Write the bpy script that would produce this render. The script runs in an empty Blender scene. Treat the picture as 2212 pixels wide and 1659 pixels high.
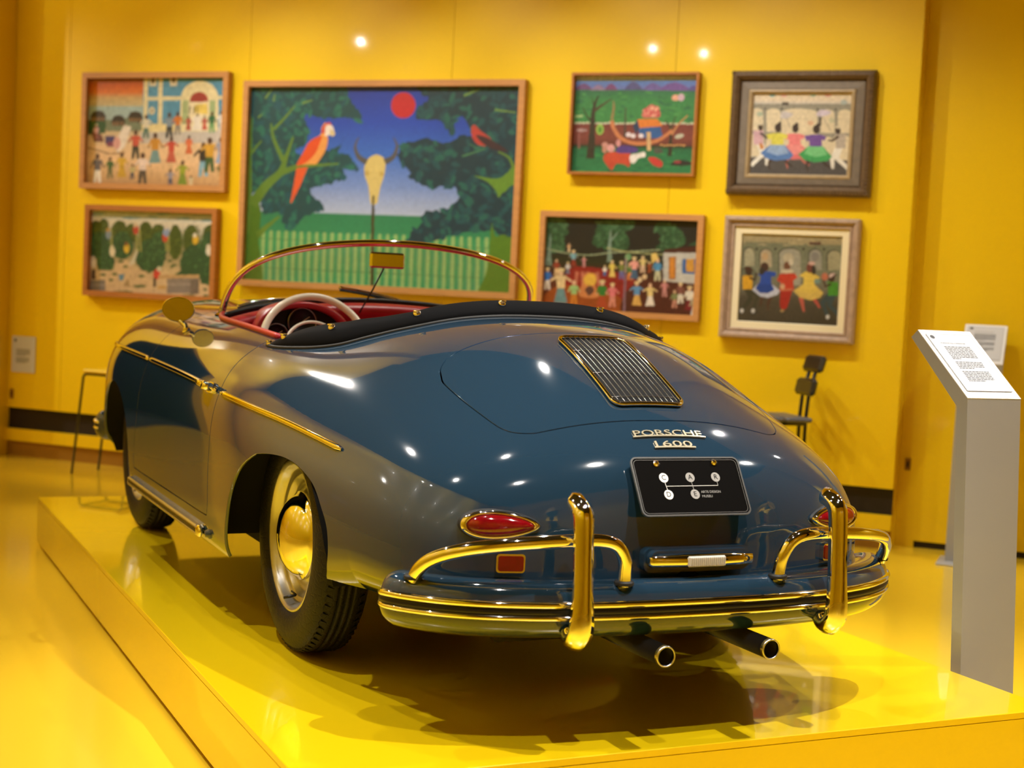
import bpy, math, random
import numpy as np
from mathutils import Vector, Matrix, Euler

random.seed(7)
rng = np.random.default_rng(7)
scene = bpy.context.scene
COL = scene.collection

# ---------------------------------------------------------------- camera, world, light, exposure
# world frame: metres, z = 0 is the top of the display plinth, +y is the way the car points
CAM_F_PX, CAM_LOC = 3200.05, (-1.92342, -3.97799, 1.04605)
YAW, PITCH, ROLL = 0.442822, 0.0637537, 0.0500792
fw = Vector((math.sin(YAW)*math.cos(PITCH), math.cos(YAW)*math.cos(PITCH), -math.sin(PITCH)))
rt0 = Vector((math.cos(YAW), -math.sin(YAW), 0.0))
up0 = rt0.cross(fw)
# image right / down axes turned by the camera's roll (picture content leans clockwise)
right = rt0*math.cos(ROLL) + up0*math.sin(ROLL)
upv = up0*math.cos(ROLL) - rt0*math.sin(ROLL)
cam_data = bpy.data.cameras.new('camera')
cam = bpy.data.objects.new('camera', cam_data); COL.objects.link(cam)
M3 = Matrix((right, upv, -fw)).transposed()
cam.matrix_world = Matrix.Translation(CAM_LOC) @ M3.to_4x4()
cam_data.sensor_fit = 'HORIZONTAL'; cam_data.sensor_width = 36.0
cam_data.lens = 36.0*CAM_F_PX/2212.0
cam_data.clip_end = 100
cam_data.dof.use_dof = True
cam_data.dof.focus_distance = 3.95
cam_data.dof.aperture_fstop = 2.9
scene.camera = cam

world = bpy.data.worlds.new('world'); scene.world = world; world.use_nodes = True
world.node_tree.nodes['Background'].inputs[0].default_value = (0.9, 0.75, 0.5, 1)
world.node_tree.nodes['Background'].inputs[1].default_value = 0.0

scene.view_settings.view_transform = 'Standard'
scene.view_settings.look = 'None'
scene.view_settings.gamma = 1.0
scene.view_settings.use_curve_mapping = False
scene.view_settings.exposure = -0.30

FLOOR_Z = -0.215
CEIL_Z = 6.6
# wall frame: s runs along the picture wall (to the right), n points into the room
WD = np.array([0.68528671, -0.72827338, 0.0]); WN = np.array([-0.72827338, -0.68528671, 0.0]); W0 = -3.7563
def wp(s, z, out=0.0):
    p = WN*(W0+out) + WD*s
    return (p[0], p[1], z)

LAMPS = []
def spot(loc, target, power, size_deg=50, blend=0.6, radius=0.04, color=(1.0, 0.83, 0.62)):
    l = bpy.data.lights.new('ceiling_or_fill_spot', 'SPOT'); l.energy = power; l.spot_size = math.radians(size_deg)
    l.spot_blend = blend; l.shadow_soft_size = radius; l.color = color
    o = bpy.data.objects.new('ceiling_or_fill_spot', l); COL.objects.link(o)
    o.location = loc
    o.rotation_euler = (Vector(target)-Vector(loc)).to_track_quat('-Z', 'Y').to_euler()
    LAMPS.append((loc, target))
    return o
WARM = (1.0, 0.945, 0.87)
# lamps over the car, hung where bodywork highlights say; the last two are added fill
for loc, tg, p, sz in (((0.80, -2.10, 4.6), (0.1, -0.8, 0.2), 950, 50), ((2.12, 3.39, 4.6), (0.2, 0.6, 0.4), 170, 50), ((1.14, 1.82, 4.6), (0.0, 0.4, 0.4), 170, 56), ((-2.42, 2.34, 4.6), (-0.7, 0.8, 0.1), 480, 50),
                       ((3.71, 0.58, 4.6), (0.6, -0.4, 0.2), 330, 50), ((4.31, -1.31, 4.6), (0.8, -0.9, 0.2), 560, 50), ((-0.57, -0.35, 4.6), (-0.3, -0.5, 0.3), 150, 60), ((-2.35, -0.59, 4.6), (-0.6, -0.3, 0.1), 500, 38),
                       ((-1.60, 5.00, 4.6), (-0.5, 2.2, 0.1), 420, 50), ((-0.90, -2.70, 4.6), (0.0, -0.7, 0.1), 480, 34), ((2.5, 1.2, 3.4), (2.2, 0.3, -0.2), 380, 70)):
    spot(loc, tg, p, sz, 0.6, 0.018 if loc[1] > 4 else 0.035, WARM)
# lamps on the track in front of the picture wall
WP = 165
spot(wp(-7.6, 3.3, 1.5), wp(-4.3, 1.1, 0.0), WP*2.6, 44, 0.9, 0.03, WARM)
for s, tz, k in ((-3.9, 1.35, 0.8), (-3.2, 1.35, 1.0), (-2.2, 1.3, 1.1), (-1.3, 1.35, 1.0), (-0.55, 1.35, 0.9), (0.1, 1.2, 0.5)):
    spot(wp(s, 3.45, 1.75), wp(s+0.55, tz, 0.0), WP*k, 62, 1.0, 0.02, WARM)
for s, k in ((-4.0, 0.6), (-2.6, 0.7), (-0.6, 0.5)):          # lower wall and floor in front of it
    spot(wp(s, 3.5, 2.6), wp(s+0.4, 0.1, 0.5), WP*0.7*k, 60, 1.0, 0.02, WARM)
for y in (-6.0, -3.5, -1.0, 1.5, 4.0, 6.2):                     # washers added to brighten the left wall mirrored in the car
    spot((-2.9, y, 3.6), (-5.2, y+0.2, 2.4), 95, 110, 1.0, 0.05, WARM)
for y in (-5.0, -1.5, 2.0, 5.0):                               # unseen lamps added to light that wall's upper half
    spot((-3.0, y, 6.2), (-5.2, y+0.2, 4.4), 300, 140, 1.0, 0.05, WARM)
for s in (-8.9, -6.9):  # added lamps, brightening the doorway wall that the bodywork reflects
    spot(wp(s, 3.6, 1.9), wp(s, 2.4, 0.0), 160, 80, 0.9, 0.05, WARM)
    spot(wp(s, 6.2, 1.9), wp(s, 4.4, 0.0), 280, 140, 1.0, 0.05, WARM)
# lamps further off that light the rest of the hall (three of them mirror in the glossy picture wall)
for loc, tg, p in (((-3.4, 4.6, 3.5), (-2.6, 4.8, -0.2), 90),
                   ((0.8, -4.6, 3.5), (0.8, -5.6, -0.2), 130), ((-2.2, -6.0, 3.5), (-2.2, -8.8, 1.2), 110), ((2.0, -6.0, 3.5), (2.0, -8.8, 1.2), 110), ((3.8, -3.0, 3.5), (4.8, -3.2, 0.2), 220), ((5.4, -1.5, 3.5), (7.4, -1.5, 1.2), 150), ((4.2, 0.2, 3.5), (3.4, 0.8, -0.2), 200)):
    spot(loc, tg, p, 100, 0.9, 0.05, WARM)

for loc, tg in (((-3.27, 0.40, 3.4), (-2.6, 1.4, 1.6)), ((-3.21, -0.12, 3.4), (-2.6, 1.0, 1.6)), ((-4.75, 2.86, 3.4), (-3.0, 3.2, 1.4))):
    spot(loc, tg, 20, 150, 0.9, 0.013, WARM)

# ---------------------------------------------------------------- materials
MATS = {}
def s2l(c):
    c = np.asarray(c, float)/255.0
    return np.where(c <= 0.04045, c/12.92, ((c+0.055)/1.055)**2.4)
def pmat(name, base, rough=0.5, metal=0.0, coat=0.0, coat_rough=0.03, spec=0.5, noise=None, bump=None, trans=0.0, ior=1.45, emis=None, emis_s=0.0, sheen=0.0):
    m = bpy.data.materials.new(name); m.use_nodes = True
    nt = m.node_tree; b = nt.nodes['Principled BSDF']
    b.inputs['Base Color'].default_value = (*base, 1); b.inputs['Roughness'].default_value = rough
    b.inputs['Metallic'].default_value = metal; b.inputs['Coat Weight'].default_value = coat
    b.inputs['Coat Roughness'].default_value = coat_rough; b.inputs['Specular IOR Level'].default_value = spec
    b.inputs['Transmission Weight'].default_value = trans; b.inputs['IOR'].default_value = ior
    b.inputs['Sheen Weight'].default_value = sheen
    if emis is not None:
        b.inputs['Emission Color'].default_value = (*emis, 1); b.inputs['Emission Strength'].default_value = emis_s
    if noise or bump:
        tc = nt.nodes.new('ShaderNodeTexCoord')
    if noise:                                     # (scale, amount, stretch)
        mp = nt.nodes.new('ShaderNodeMapping'); mp.inputs['Scale'].default_value = noise[2] if len(noise) > 2 else (1, 1, 1)
        nz = nt.nodes.new('ShaderNodeTexNoise'); nz.inputs['Scale'].default_value = noise[0]; nz.inputs['Detail'].default_value = 5
        mx = nt.nodes.new('ShaderNodeMix'); mx.data_type = 'RGBA'
        a = noise[1]
        mx.inputs[6].default_value = (*[max(0, v*(1-a)) for v in base], 1); mx.inputs[7].default_value = (*[min(1, v*(1+a)) for v in base], 1)
        nt.links.new(tc.outputs['Object'], mp.inputs['Vector']); nt.links.new(mp.outputs['Vector'], nz.inputs['Vector'])
        nt.links.new(nz.outputs['Fac'], mx.inputs[0]); nt.links.new(mx.outputs[2], b.inputs['Base Color'])
    if bump:                                      # (scale, strength, distance)
        n2 = nt.nodes.new('ShaderNodeTexNoise'); n2.inputs['Scale'].default_value = bump[0]; n2.inputs['Detail'].default_value = 4
        bp = nt.nodes.new('ShaderNodeBump'); bp.inputs['Strength'].default_value = bump[1]; bp.inputs['Distance'].default_value = bump[2]
        nt.links.new(tc.outputs['Object'], n2.inputs['Vector']); nt.links.new(n2.outputs['Fac'], bp.inputs['Height']); nt.links.new(bp.outputs['Normal'], b.inputs['Normal'])
    MATS[name] = m
    return m
YEL = (0.85, 0.580, 0.005)
pmat('wall_yellow', YEL, 0.35, coat=0.35, coat_rough=0.05, noise=(1.3, 0.03))
pmat('floor_yellow', (0.79, 0.525, 0.022), 0.22, coat=0.6, coat_rough=0.10, noise=(0.9, 0.03))
pmat('plinth_yellow', (0.88, 0.612, 0.004), 0.22, coat=1.0, coat_rough=0.02, noise=(1.1, 0.02))
pmat('slot_black', (0.012, 0.006, 0.003), 0.6)
pmat('base_brown', (0.30, 0.14, 0.006), 0.5)
pmat('ceiling_dark', (0.045, 0.045, 0.045), 0.7)
pmat('car_paint', (0.0125, 0.0335, 0.058), 0.06, coat=1.0, coat_rough=0.008, spec=0.5)
MATS['car_paint'].node_tree.nodes['Principled BSDF'].inputs['Coat IOR'].default_value = 1.55
pmat('chrome', (0.93, 0.91, 0.87), 0.035, metal=1.0)
pmat('satin_metal', (0.62, 0.61, 0.58), 0.25, metal=1.0)
pmat('badge_gold', (0.80, 0.70, 0.48), 0.22, metal=0.7)
pmat('slat_metal', (0.22, 0.22, 0.215), 0.22, metal=1.0)
pmat('rim_silver', (0.52, 0.52, 0.51), 0.28, metal=0.75, coat=0.5)
pmat('black_rubber', (0.012, 0.012, 0.011), 0.55, bump=(60, 0.15, 0.002))
pmat('black_trim', (0.008, 0.008, 0.008), 0.35)
pmat('black_void', (0.002, 0.002, 0.002), 0.9)
pmat('boot_cloth', (0.0032, 0.0032, 0.0035), 0.65, spec=0.06, bump=(900, 0.2, 0.0004))
pmat('red_leather', (0.34, 0.016, 0.024), 0.32, bump=(220, 0.15, 0.001))
pmat('red_lens', (0.17, 0.002, 0.004), 0.08, coat=1.0, coat_rough=0.02, noise=(60, 0.35))
pmat('clear_lens', (0.62, 0.60, 0.55), 0.10, coat=1.0)
pmat('cream_plastic', (0.66, 0.60, 0.47), 0.3, coat=0.4)
pmat('mirror_glass', (0.80, 0.82, 0.84), 0.01, metal=1.0)
pmat('gauge_black', (0.006, 0.005, 0.004), 0.4, spec=0.25)
pmat('plate_black', (0.004, 0.0035, 0.003), 0.3, spec=0.06)
pmat('print_white', (0.80, 0.79, 0.76), 0.5)
pmat('print_grey', (0.33, 0.32, 0.30), 0.5)
pmat('paper_white', (0.60, 0.61, 0.63), 0.45)
pmat('ink_dark', (0.02, 0.02, 0.022), 0.6)
pmat('ink_grey', (0.22, 0.22, 0.22), 0.6)
pmat('stand_grey', (0.33, 0.325, 0.31), 0.42, noise=(3, 0.04))
pmat('stand_white', (0.82, 0.82, 0.82), 0.35)
pmat('wood_light', (0.52, 0.25, 0.085), 0.45, noise=(9, 0.22, (1, 1, 6)))
pmat('wood_orange', (0.40, 0.15, 0.035), 0.40, noise=(9, 0.22, (1, 1, 6)))
pmat('frame_dark', (0.135, 0.085, 0.045), 0.5, noise=(45, 0.5), bump=(70, 0.6, 0.004))
pmat('frame_grey', (0.185, 0.150, 0.115), 0.55, noise=(25, 0.3), bump=(60, 0.4, 0.002))
pmat('frame_gilt', (0.40, 0.30, 0.17), 0.45, noise=(30, 0.25))
pmat('frame_pink', (0.42, 0.30, 0.22), 0.5, noise=(30, 0.35), bump=(60, 0.5, 0.002))
pmat('frame_umber', (0.10, 0.045, 0.012), 0.5, noise=(30, 0.3))
pmat('mat_cream', (0.80, 0.72, 0.50), 0.6)
pmat('stool_black', (0.010, 0.010, 0.010), 0.35, coat=0.3)
pmat('stool_seat', (0.10, 0.10, 0.11), 0.4)
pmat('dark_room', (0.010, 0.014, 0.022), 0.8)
pmat('blue_screen', (0.0, 0.0, 0.0), 0.5, emis=(0.16, 0.22, 0.75), emis_s=3.0)
pmat('violet_screen', (0.0, 0.0, 0.0), 0.5, emis=(0.40, 0.38, 0.80), emis_s=4.0)
pmat('lamp_glow', (0.9, 0.8, 0.6), 0.5)
# thin window glass: clear with a Fresnel sheen
gm = bpy.data.materials.new('windscreen_glass'); gm.use_nodes = True
nt = gm.node_tree; nt.nodes.clear()
out = nt.nodes.new('ShaderNodeOutputMaterial'); mixs = nt.nodes.new('ShaderNodeMixShader')
tr = nt.nodes.new('ShaderNodeBsdfTransparent'); tr.inputs[0].default_value = (0.90, 0.95, 0.92, 1)
gl = nt.nodes.new('ShaderNodeBsdfGlossy'); gl.inputs['Roughness'].default_value = 0.0
lw = nt.nodes.new('ShaderNodeLayerWeight'); lw.inputs['Blend'].default_value = 0.5
pw_ = nt.nodes.new('ShaderNodeMath'); pw_.operation = 'POWER'; pw_.inputs[1].default_value = 5.0
fr = nt.nodes.new('ShaderNodeMath'); fr.operation = 'MULTIPLY_ADD'; fr.inputs[1].default_value = 0.9; fr.inputs[2].default_value = 0.06
nt.links.new(lw.outputs['Facing'], pw_.inputs[0]); nt.links.new(pw_.outputs[0], fr.inputs[0])
nt.links.new(fr.outputs[0], mixs.inputs[0]); nt.links.new(tr.outputs[0], mixs.inputs[1]); nt.links.new(gl.outputs[0], mixs.inputs[2]); nt.links.new(mixs.outputs[0], out.inputs[0])
MATS['windscreen_glass'] = gm
# painted canvas: colours come from the painting's own colour attribute
cm = bpy.data.materials.new('oil_paint'); cm.use_nodes = True
nt = cm.node_tree; b = nt.nodes['Principled BSDF']; b.inputs['Roughness'].default_value = 0.42
at = nt.nodes.new('ShaderNodeVertexColor'); at.layer_name = 'paint'
nt.links.new(at.outputs[0], b.inputs['Base Color'])
tc = nt.nodes.new('ShaderNodeTexCoord'); nz = nt.nodes.new('ShaderNodeTexNoise'); nz.inputs['Scale'].default_value = 120
bp = nt.nodes.new('ShaderNodeBump'); bp.inputs['Strength'].default_value = 0.25; bp.inputs['Distance'].default_value = 0.001
nt.links.new(tc.outputs['Object'], nz.inputs['Vector']); nt.links.new(nz.outputs['Fac'], bp.inputs['Height']); nt.links.new(bp.outputs['Normal'], b.inputs['Normal'])
MATS['oil_paint'] = cm
# tyre tread: dark rubber with a block pattern as relief
tm = pmat('tyre_rubber', (0.009, 0.0085, 0.008), 0.5, spec=0.3)
nt = tm.node_tree; b = nt.nodes['Principled BSDF']
tc = nt.nodes.new('ShaderNodeTexCoord'); vo = nt.nodes.new('ShaderNodeTexVoronoi'); vo.feature = 'DISTANCE_TO_EDGE'; vo.inputs['Scale'].default_value = 55
bp = nt.nodes.new('ShaderNodeBump'); bp.inputs['Strength'].default_value = 0.3; bp.inputs['Distance'].default_value = 0.002
rmp = nt.nodes.new('ShaderNodeValToRGB'); rmp.color_ramp.elements[0].position = 0.02; rmp.color_ramp.elements[1].position = 0.10
nt.links.new(tc.outputs['Object'], vo.inputs['Vector']); nt.links.new(vo.outputs['Distance'], rmp.inputs[0]); nt.links.new(rmp.outputs[0], bp.inputs['Height']); nt.links.new(bp.outputs['Normal'], b.inputs['Normal'])

# ---------------------------------------------------------------- helpers
def tag(o, label=None, cat=None, group=None, kind=None):
    if label: o['label'] = label
    if cat: o['category'] = cat
    if group: o['group'] = group
    if kind: o['kind'] = kind
    return o
def thing(name, label, cat, loc=(0, 0, 0), rotz=0.0, group=None):
    o = bpy.data.objects.new(name, None); COL.objects.link(o)
    o.location = loc; o.rotation_euler = (0, 0, rotz); o.empty_display_size = 0.1
    return tag(o, label, cat, group)
def link(name, me, mat, parent=None, smooth=False, loc=None):
    o = bpy.data.objects.new(name, me); COL.objects.link(o)
    if mat is not None and len(me.materials) == 0: me.materials.append(MATS[mat])
    if parent is not None: o.parent = parent
    if loc is not None: o.location = loc
    if smooth: me.polygons.foreach_set('use_smooth', [True]*len(me.polygons))
    return o
def mk(name, V, F, mat, parent=None, smooth=False, loc=None):
    me = bpy.data.meshes.new(name)
    me.from_pydata([tuple(map(float, v)) for v in V], [], [tuple(map(int, f)) for f in F]); me.update()
    return link(name, me, mat, parent, smooth, loc)
class MB:
    """collects shapes into one mesh"""
    def __init__(s): s.V = []; s.F = []; s.S = []
    def add(s, V, F, smooth=False):
        o = len(s.V); s.V += [tuple(map(float, v)) for v in V]; s.F += [tuple(int(i)+o for i in f) for f in F]; s.S += [smooth]*len(F); return s
    def box(s, c, d, R=None, bev=0.0):
        hx, hy, hz = d[0]/2, d[1]/2, d[2]/2
        if bev <= 0:
            V = [(x*hx, y*hy, z*hz) for z in (-1, 1) for y in (-1, 1) for x in (-1, 1)]
            F = [(0, 2, 3, 1), (4, 5, 7, 6), (0, 1, 5, 4), (2, 6, 7, 3), (0, 4, 6, 2), (1, 3, 7, 5)]
        else:
            b = min(bev, hx*.98, hy*.98, hz*.98); V = []; F = []
            def idx(sx, sy, sz, a): return ((sx > 0)*4+(sy > 0)*2+(sz > 0))*3+a
            for sx in (-1, 1):
                for sy in (-1, 1):
                    for sz in (-1, 1):
                        V += [(sx*hx, sy*(hy-b), sz*(hz-b)), (sx*(hx-b), sy*hy, sz*(hz-b)), (sx*(hx-b), sy*(hy-b), sz*hz)]
            def q(f, flip): F.append(tuple(f[::-1]) if flip else tuple(f))
            for a, (u, v) in enumerate(((1, 2), (2, 0), (0, 1))):
                for sg in (-1, 1):
                    def c3(su, sv):
                        t = [0, 0, 0]; t[a] = sg; t[u] = su; t[v] = sv; return idx(*t, a)
                    q([c3(-1, -1), c3(1, -1), c3(1, 1), c3(-1, 1)], sg < 0)
                for su in (-1, 1):
                    for sv in (-1, 1):
                        def e(w, k):
                            t = [0, 0, 0]; t[a] = w; t[u] = su; t[v] = sv; return idx(*t, k)
                        q([e(-1, u), e(1, u), e(1, v), e(-1, v)], su*sv < 0)
            for sx in (-1, 1):
                for sy in (-1, 1):
                    for sz in (-1, 1):
                        q([idx(sx, sy, sz, 0), idx(sx, sy, sz, 1), idx(sx, sy, sz, 2)], sx*sy*sz < 0)
        if R is not None: V = [tuple(R @ Vector(v)) for v in V]
        return s.add([(v[0]+c[0], v[1]+c[1], v[2]+c[2]) for v in V], F)
    def tube(s, P, r, n=12, closed=False, cap=True, flat=1.0):
        P = [Vector(p) for p in P]; N = len(P); rs = r if hasattr(r, '__len__') else [r]*N
        T = [((P[(i+1) % N]-P[i-1]) if closed else (P[min(i+1, N-1)]-P[max(i-1, 0)])).normalized() for i in range(N)]
        a = Vector((0, 0, 1)) if abs(T[0].z) < .9 else Vector((1, 0, 0))
        u = T[0].cross(a).normalized(); V = []
        for i in range(N):
            u = (u-T[i]*u.dot(T[i])).normalized(); w = T[i].cross(u)
            for k in range(n):
                q = 2*math.pi*k/n; V.append(tuple(P[i]+(u*math.cos(q)+w*math.sin(q)*flat)*rs[i]))
        F = []
        for i in range(N if closed else N-1):
            j = (i+1) % N
            for k in range(n): F.append((i*n+k, i*n+(k+1) % n, j*n+(k+1) % n, j*n+k))
        if not closed and cap: F += [tuple(range(n))[::-1], tuple(range((N-1)*n, N*n))]
        return s.add(V, F, True)
    def lathe(s, prof, n=48, c=(0, 0, 0), axis='z', closed=False):
        V = []; m = len(prof)
        for k in range(n):
            q = 2*math.pi*k/n
            for r, h in prof:
                p = {'z': (r*math.cos(q), r*math.sin(q), h), 'x': (h, r*math.cos(q), r*math.sin(q)), 'y': (r*math.sin(q), h, r*math.cos(q))}[axis]
                V.append((p[0]+c[0], p[1]+c[1], p[2]+c[2]))
        F = []
        for k in range(n):
            j = (k+1) % n
            for i in range(m if closed else m-1):
                i2 = (i+1) % m; F.append((k*m+i, j*m+i, j*m+i2, k*m+i2))
        return s.add(V, F, True)
    def grid(s, G, smooth=True, flip=False):
        G = np.asarray(G, float); a, b = G.shape[:2]; F = []
        for i in range(a-1):
            for j in range(b-1):
                f = (i*b+j, (i+1)*b+j, (i+1)*b+j+1, i*b+j+1); F.append(f[::-1] if flip else f)
        return s.add(G.reshape(-1, 3), F, smooth)
    def prism(s, pts, a, b, fn=None):
        """polygon pts (2D) extruded between depth a and b; fn maps (x,y,depth)->xyz"""
        fn = fn or (lambda x, y, d: (x, y, d)); n = len(pts)
        V = [fn(x, y, a) for x, y in pts]+[fn(x, y, b) for x, y in pts]
        F = [tuple(range(n))[::-1], tuple(range(n, 2*n))]+[(i, (i+1) % n, n+(i+1) % n, n+i) for i in range(n)]
        return s.add(V, F)
    def build(s, name, mat, parent=None, loc=None):
        me = bpy.data.meshes.new(name); me.from_pydata(s.V, [], s.F)
        me.polygons.foreach_set('use_smooth', s.S); me.update()
        return link(name, me, mat, parent, False, loc)
def catmull(P, n=8, closed=False):
    P = [np.asarray(p, float) for p in P]; N = len(P); out = []
    for i in range(N if closed else N-1):
        g = (lambda k: P[k % N]) if closed else (lambda k: P[min(max(k, 0), N-1)])
        a, b, c, d = g(i-1), g(i), g(i+1), g(i+2)
        for k in range(n):
            t = k/n; out.append(0.5*((2*b)+(c-a)*t+(2*a-5*b+4*c-d)*t*t+(3*b-a-3*c+d)*t**3))
    if not closed: out.append(P[-1])
    return out
def text_mesh(txt, size, depth=0.0, align='CENTER', xs=1.0):
    cu = bpy.data.curves.new('lettering', 'FONT'); cu.body = txt; cu.size = size; cu.extrude = depth; cu.align_x = align; cu.align_y = 'CENTER'; cu.resolution_u = 3
    o = bpy.data.objects.new('lettering', cu); COL.objects.link(o); bpy.context.view_layer.update()
    me = bpy.data.meshes.new_from_object(o.evaluated_get(bpy.context.evaluated_depsgraph_get()))
    bpy.data.objects.remove(o); bpy.data.curves.remove(cu)
    V = [(v.co.x*xs, v.co.y, v.co.z) for v in me.vertices]; F = [tuple(p.vertices) for p in me.polygons]
    bpy.data.meshes.remove(me)
    return V, F
def copy_tree(o, parent=None):
    c = o.copy(); COL.objects.link(c); c.parent = parent
    for ch in list(o.children): copy_tree(ch, c)
    return c
# ---------------------------------------------------------------- the room
def slab(name, s0, s1, z0, z1, out0, out1, mat, parent=None, kind='structure'):
    """box in wall coordinates: s along the wall, out = distance into the room"""
    V = [wp(s, z, o) for o in (out0, out1) for z in (z0, z1) for s in (s0, s1)]
    F = [(0, 2, 3, 1), (4, 5, 7, 6), (0, 1, 5, 4), (2, 6, 7, 3), (0, 4, 6, 2), (1, 3, 7, 5)]
    o = mk(name, V, F, mat, parent)
    if parent is None and kind: o['kind'] = kind
    return o
def sbox(name, c, d, mat, parent=None):
    o = MB().box(c, d).build(name, mat, parent)
    if parent is None: o['kind'] = 'structure'
    return o
# floor, ceiling, far walls of the hall (seen in the reflections)
sbox('floor', (1.0, 1.0, FLOOR_Z-0.05), (15.0, 22.0, 0.10), 'floor_yellow')
sbox('ceiling', (1.0, 1.0, CEIL_Z+0.05), (15.0, 22.0, 0.10), 'ceiling_dark')
sbox('wall_left', (-5.3, 1.4, (FLOOR_Z+CEIL_Z)/2), (0.2, 20.8, CEIL_Z-FLOOR_Z), 'wall_yellow')
sbox('wall_rear', (-0.5, -9.0, (FLOOR_Z+CEIL_Z)/2), (14.0, 0.2, CEIL_Z-FLOOR_Z), 'wall_yellow')
sbox('wall_far_right', (7.6, -3.5, (FLOOR_Z+CEIL_Z)/2), (0.2, 11.0, CEIL_Z-FLOOR_Z), 'wall_yellow')
# picture wall: panels above a black ventilation slot, a lower rail and a recessed base
S0, S1 = -5.09, 0.655
Z_SLOT0, Z_SLOT1, Z_RAIL0 = -0.035, 0.105, -0.115
wb = slab('wall_back', S0, S1, FLOOR_Z, CEIL_Z, -0.19, -0.04, 'wall_yellow')
slab('vent_slot', S0, S1-0.002, Z_SLOT0-0.02, Z_SLOT1+0.02, -0.04, -0.03, 'slot_black', wb)
slab('end_cap', S1-0.03, S1, Z_SLOT1+0.02, CEIL_Z, -0.04, -0.03, 'wall_yellow', wb)
seams = [S0, -4.66, -3.323, -1.973, -0.643, S1]
for a, b_ in zip(seams[:-1], seams[1:]):
    slab('panel', a+0.0012, b_-0.0012, Z_SLOT1, CEIL_Z, -0.04, 0.0, 'wall_yellow', wb)
slab('rail', S0, S1, Z_RAIL0, Z_SLOT0, -0.03, 0.0, 'wall_yellow', wb)
slab('baseboard_back', S0, S1, FLOOR_Z, Z_RAIL0, -0.035, -0.018, 'base_brown')  # shade of the toe recess put into its brown colour
# wall continuing to the right, set back, with a black gap at the floor
wr = slab('wall_right', S1-0.3, 5.2, FLOOR_Z+0.035, CEIL_Z, -0.40, -0.19, 'wall_yellow')
slab('baseboard_right', S1+0.10, 5.2, FLOOR_Z, FLOOR_Z+0.035, -0.40, -0.20, 'slot_black')
slab('trim_1', S1-0.3, S1+0.10, FLOOR_Z, FLOOR_Z+0.035, -0.40, -0.19, 'wall_yellow')
# pier at the left edge, standing proud of the picture wall
slab('wall_pier', -5.75, S0, FLOOR_Z, CEIL_Z, -0.19, 0.20, 'wall_yellow')
# dark doorway beyond the pier: a black room with lit screens (mirrored in the car door)
slab('wall_doorway_head', -8.4, -5.75, 2.15, CEIL_Z, -0.19, 0.0, 'wall_yellow')
slab('wall_doorway_side', -11.7, -8.4, FLOOR_Z, CEIL_Z, -0.19, 0.0, 'wall_yellow')
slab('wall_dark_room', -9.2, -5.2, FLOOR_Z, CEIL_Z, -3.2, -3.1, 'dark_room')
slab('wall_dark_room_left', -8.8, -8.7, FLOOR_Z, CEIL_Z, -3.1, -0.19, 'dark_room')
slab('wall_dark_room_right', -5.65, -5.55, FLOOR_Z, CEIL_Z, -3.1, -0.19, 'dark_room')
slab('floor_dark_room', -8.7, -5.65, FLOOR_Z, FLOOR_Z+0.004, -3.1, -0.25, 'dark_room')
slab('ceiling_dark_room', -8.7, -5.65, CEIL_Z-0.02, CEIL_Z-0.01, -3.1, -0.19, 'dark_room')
for s0, s1, z0, z1, m, lab in ((-7.0, -6.2, 1.2, 1.75, 'violet_screen', 'small violet wall screen glowing in the dark room beyond the doorway'),
                               (-7.9, -7.35, -0.1, 0.75, 'blue_screen', 'low blue panel glowing in the dark room beyond the doorway')):
    t = thing('video_screen', lab, 'screen', wp((s0+s1)/2, z0, -3.09))
    c = np.array(t.location)
    for nm, e, o0, o1, mm in (('screen_frame', 0.03, -3.10, -3.085, 'stool_black'), ('screen_panel', 0.0, -3.086, -3.08, m)):
        V = [np.array(wp(s, z, o))-c for o in (o0, o1) for z in (z0-e, z1+e) for s in (s0-e, s1+e)]
        mk(nm, V, [(0, 2, 3, 1), (4, 5, 7, 6), (0, 1, 5, 4), (2, 6, 7, 3), (0, 4, 6, 2), (1, 3, 7, 5)], mm, t)

# ---------------------------------------------------------------- plinth
PX0, PX1, PY0, PY1, PZ = -0.985, 1.098, -1.09, 2.95, -0.198
pl = thing('display_plinth', 'low glossy yellow plinth carrying the blue car', 'plinth', ((PX0+PX1)/2, (PY0+PY1)/2, FLOOR_Z))
def pbox(name, x0, x1, y0, y1, z0, z1, mat, bev=0.0):
    L = pl.location
    return MB().box(((x0+x1)/2-L.x, (y0+y1)/2-L.y, (z0+z1)/2-L.z), (x1-x0, y1-y0, z1-z0), bev=bev).build(name, mat, pl)
pbox('top', PX0, PX1, PY0, PY1, -0.018, 0.0, 'plinth_yellow', 0.0015)
pbox('side_panel', PX0, PX0+0.018, PY0, PY1, PZ, -0.019, 'plinth_yellow')
pbox('side_panel', PX1-0.018, PX1, PY0, PY1, PZ, -0.019, 'plinth_yellow')
pbox('end_panel', PX0+0.0185, PX1-0.0185, PY0, PY0+0.018, PZ, -0.019, 'plinth_yellow')
pbox('end_panel', PX0+0.0185, PX1-0.0185, PY1-0.018, PY1, PZ, -0.019, 'plinth_yellow')
pbox('recessed_foot', PX0+0.03, PX1-0.03, PY0+0.03, PY1-0.03, FLOOR_Z, PZ+0.02, 'slot_black')
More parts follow.
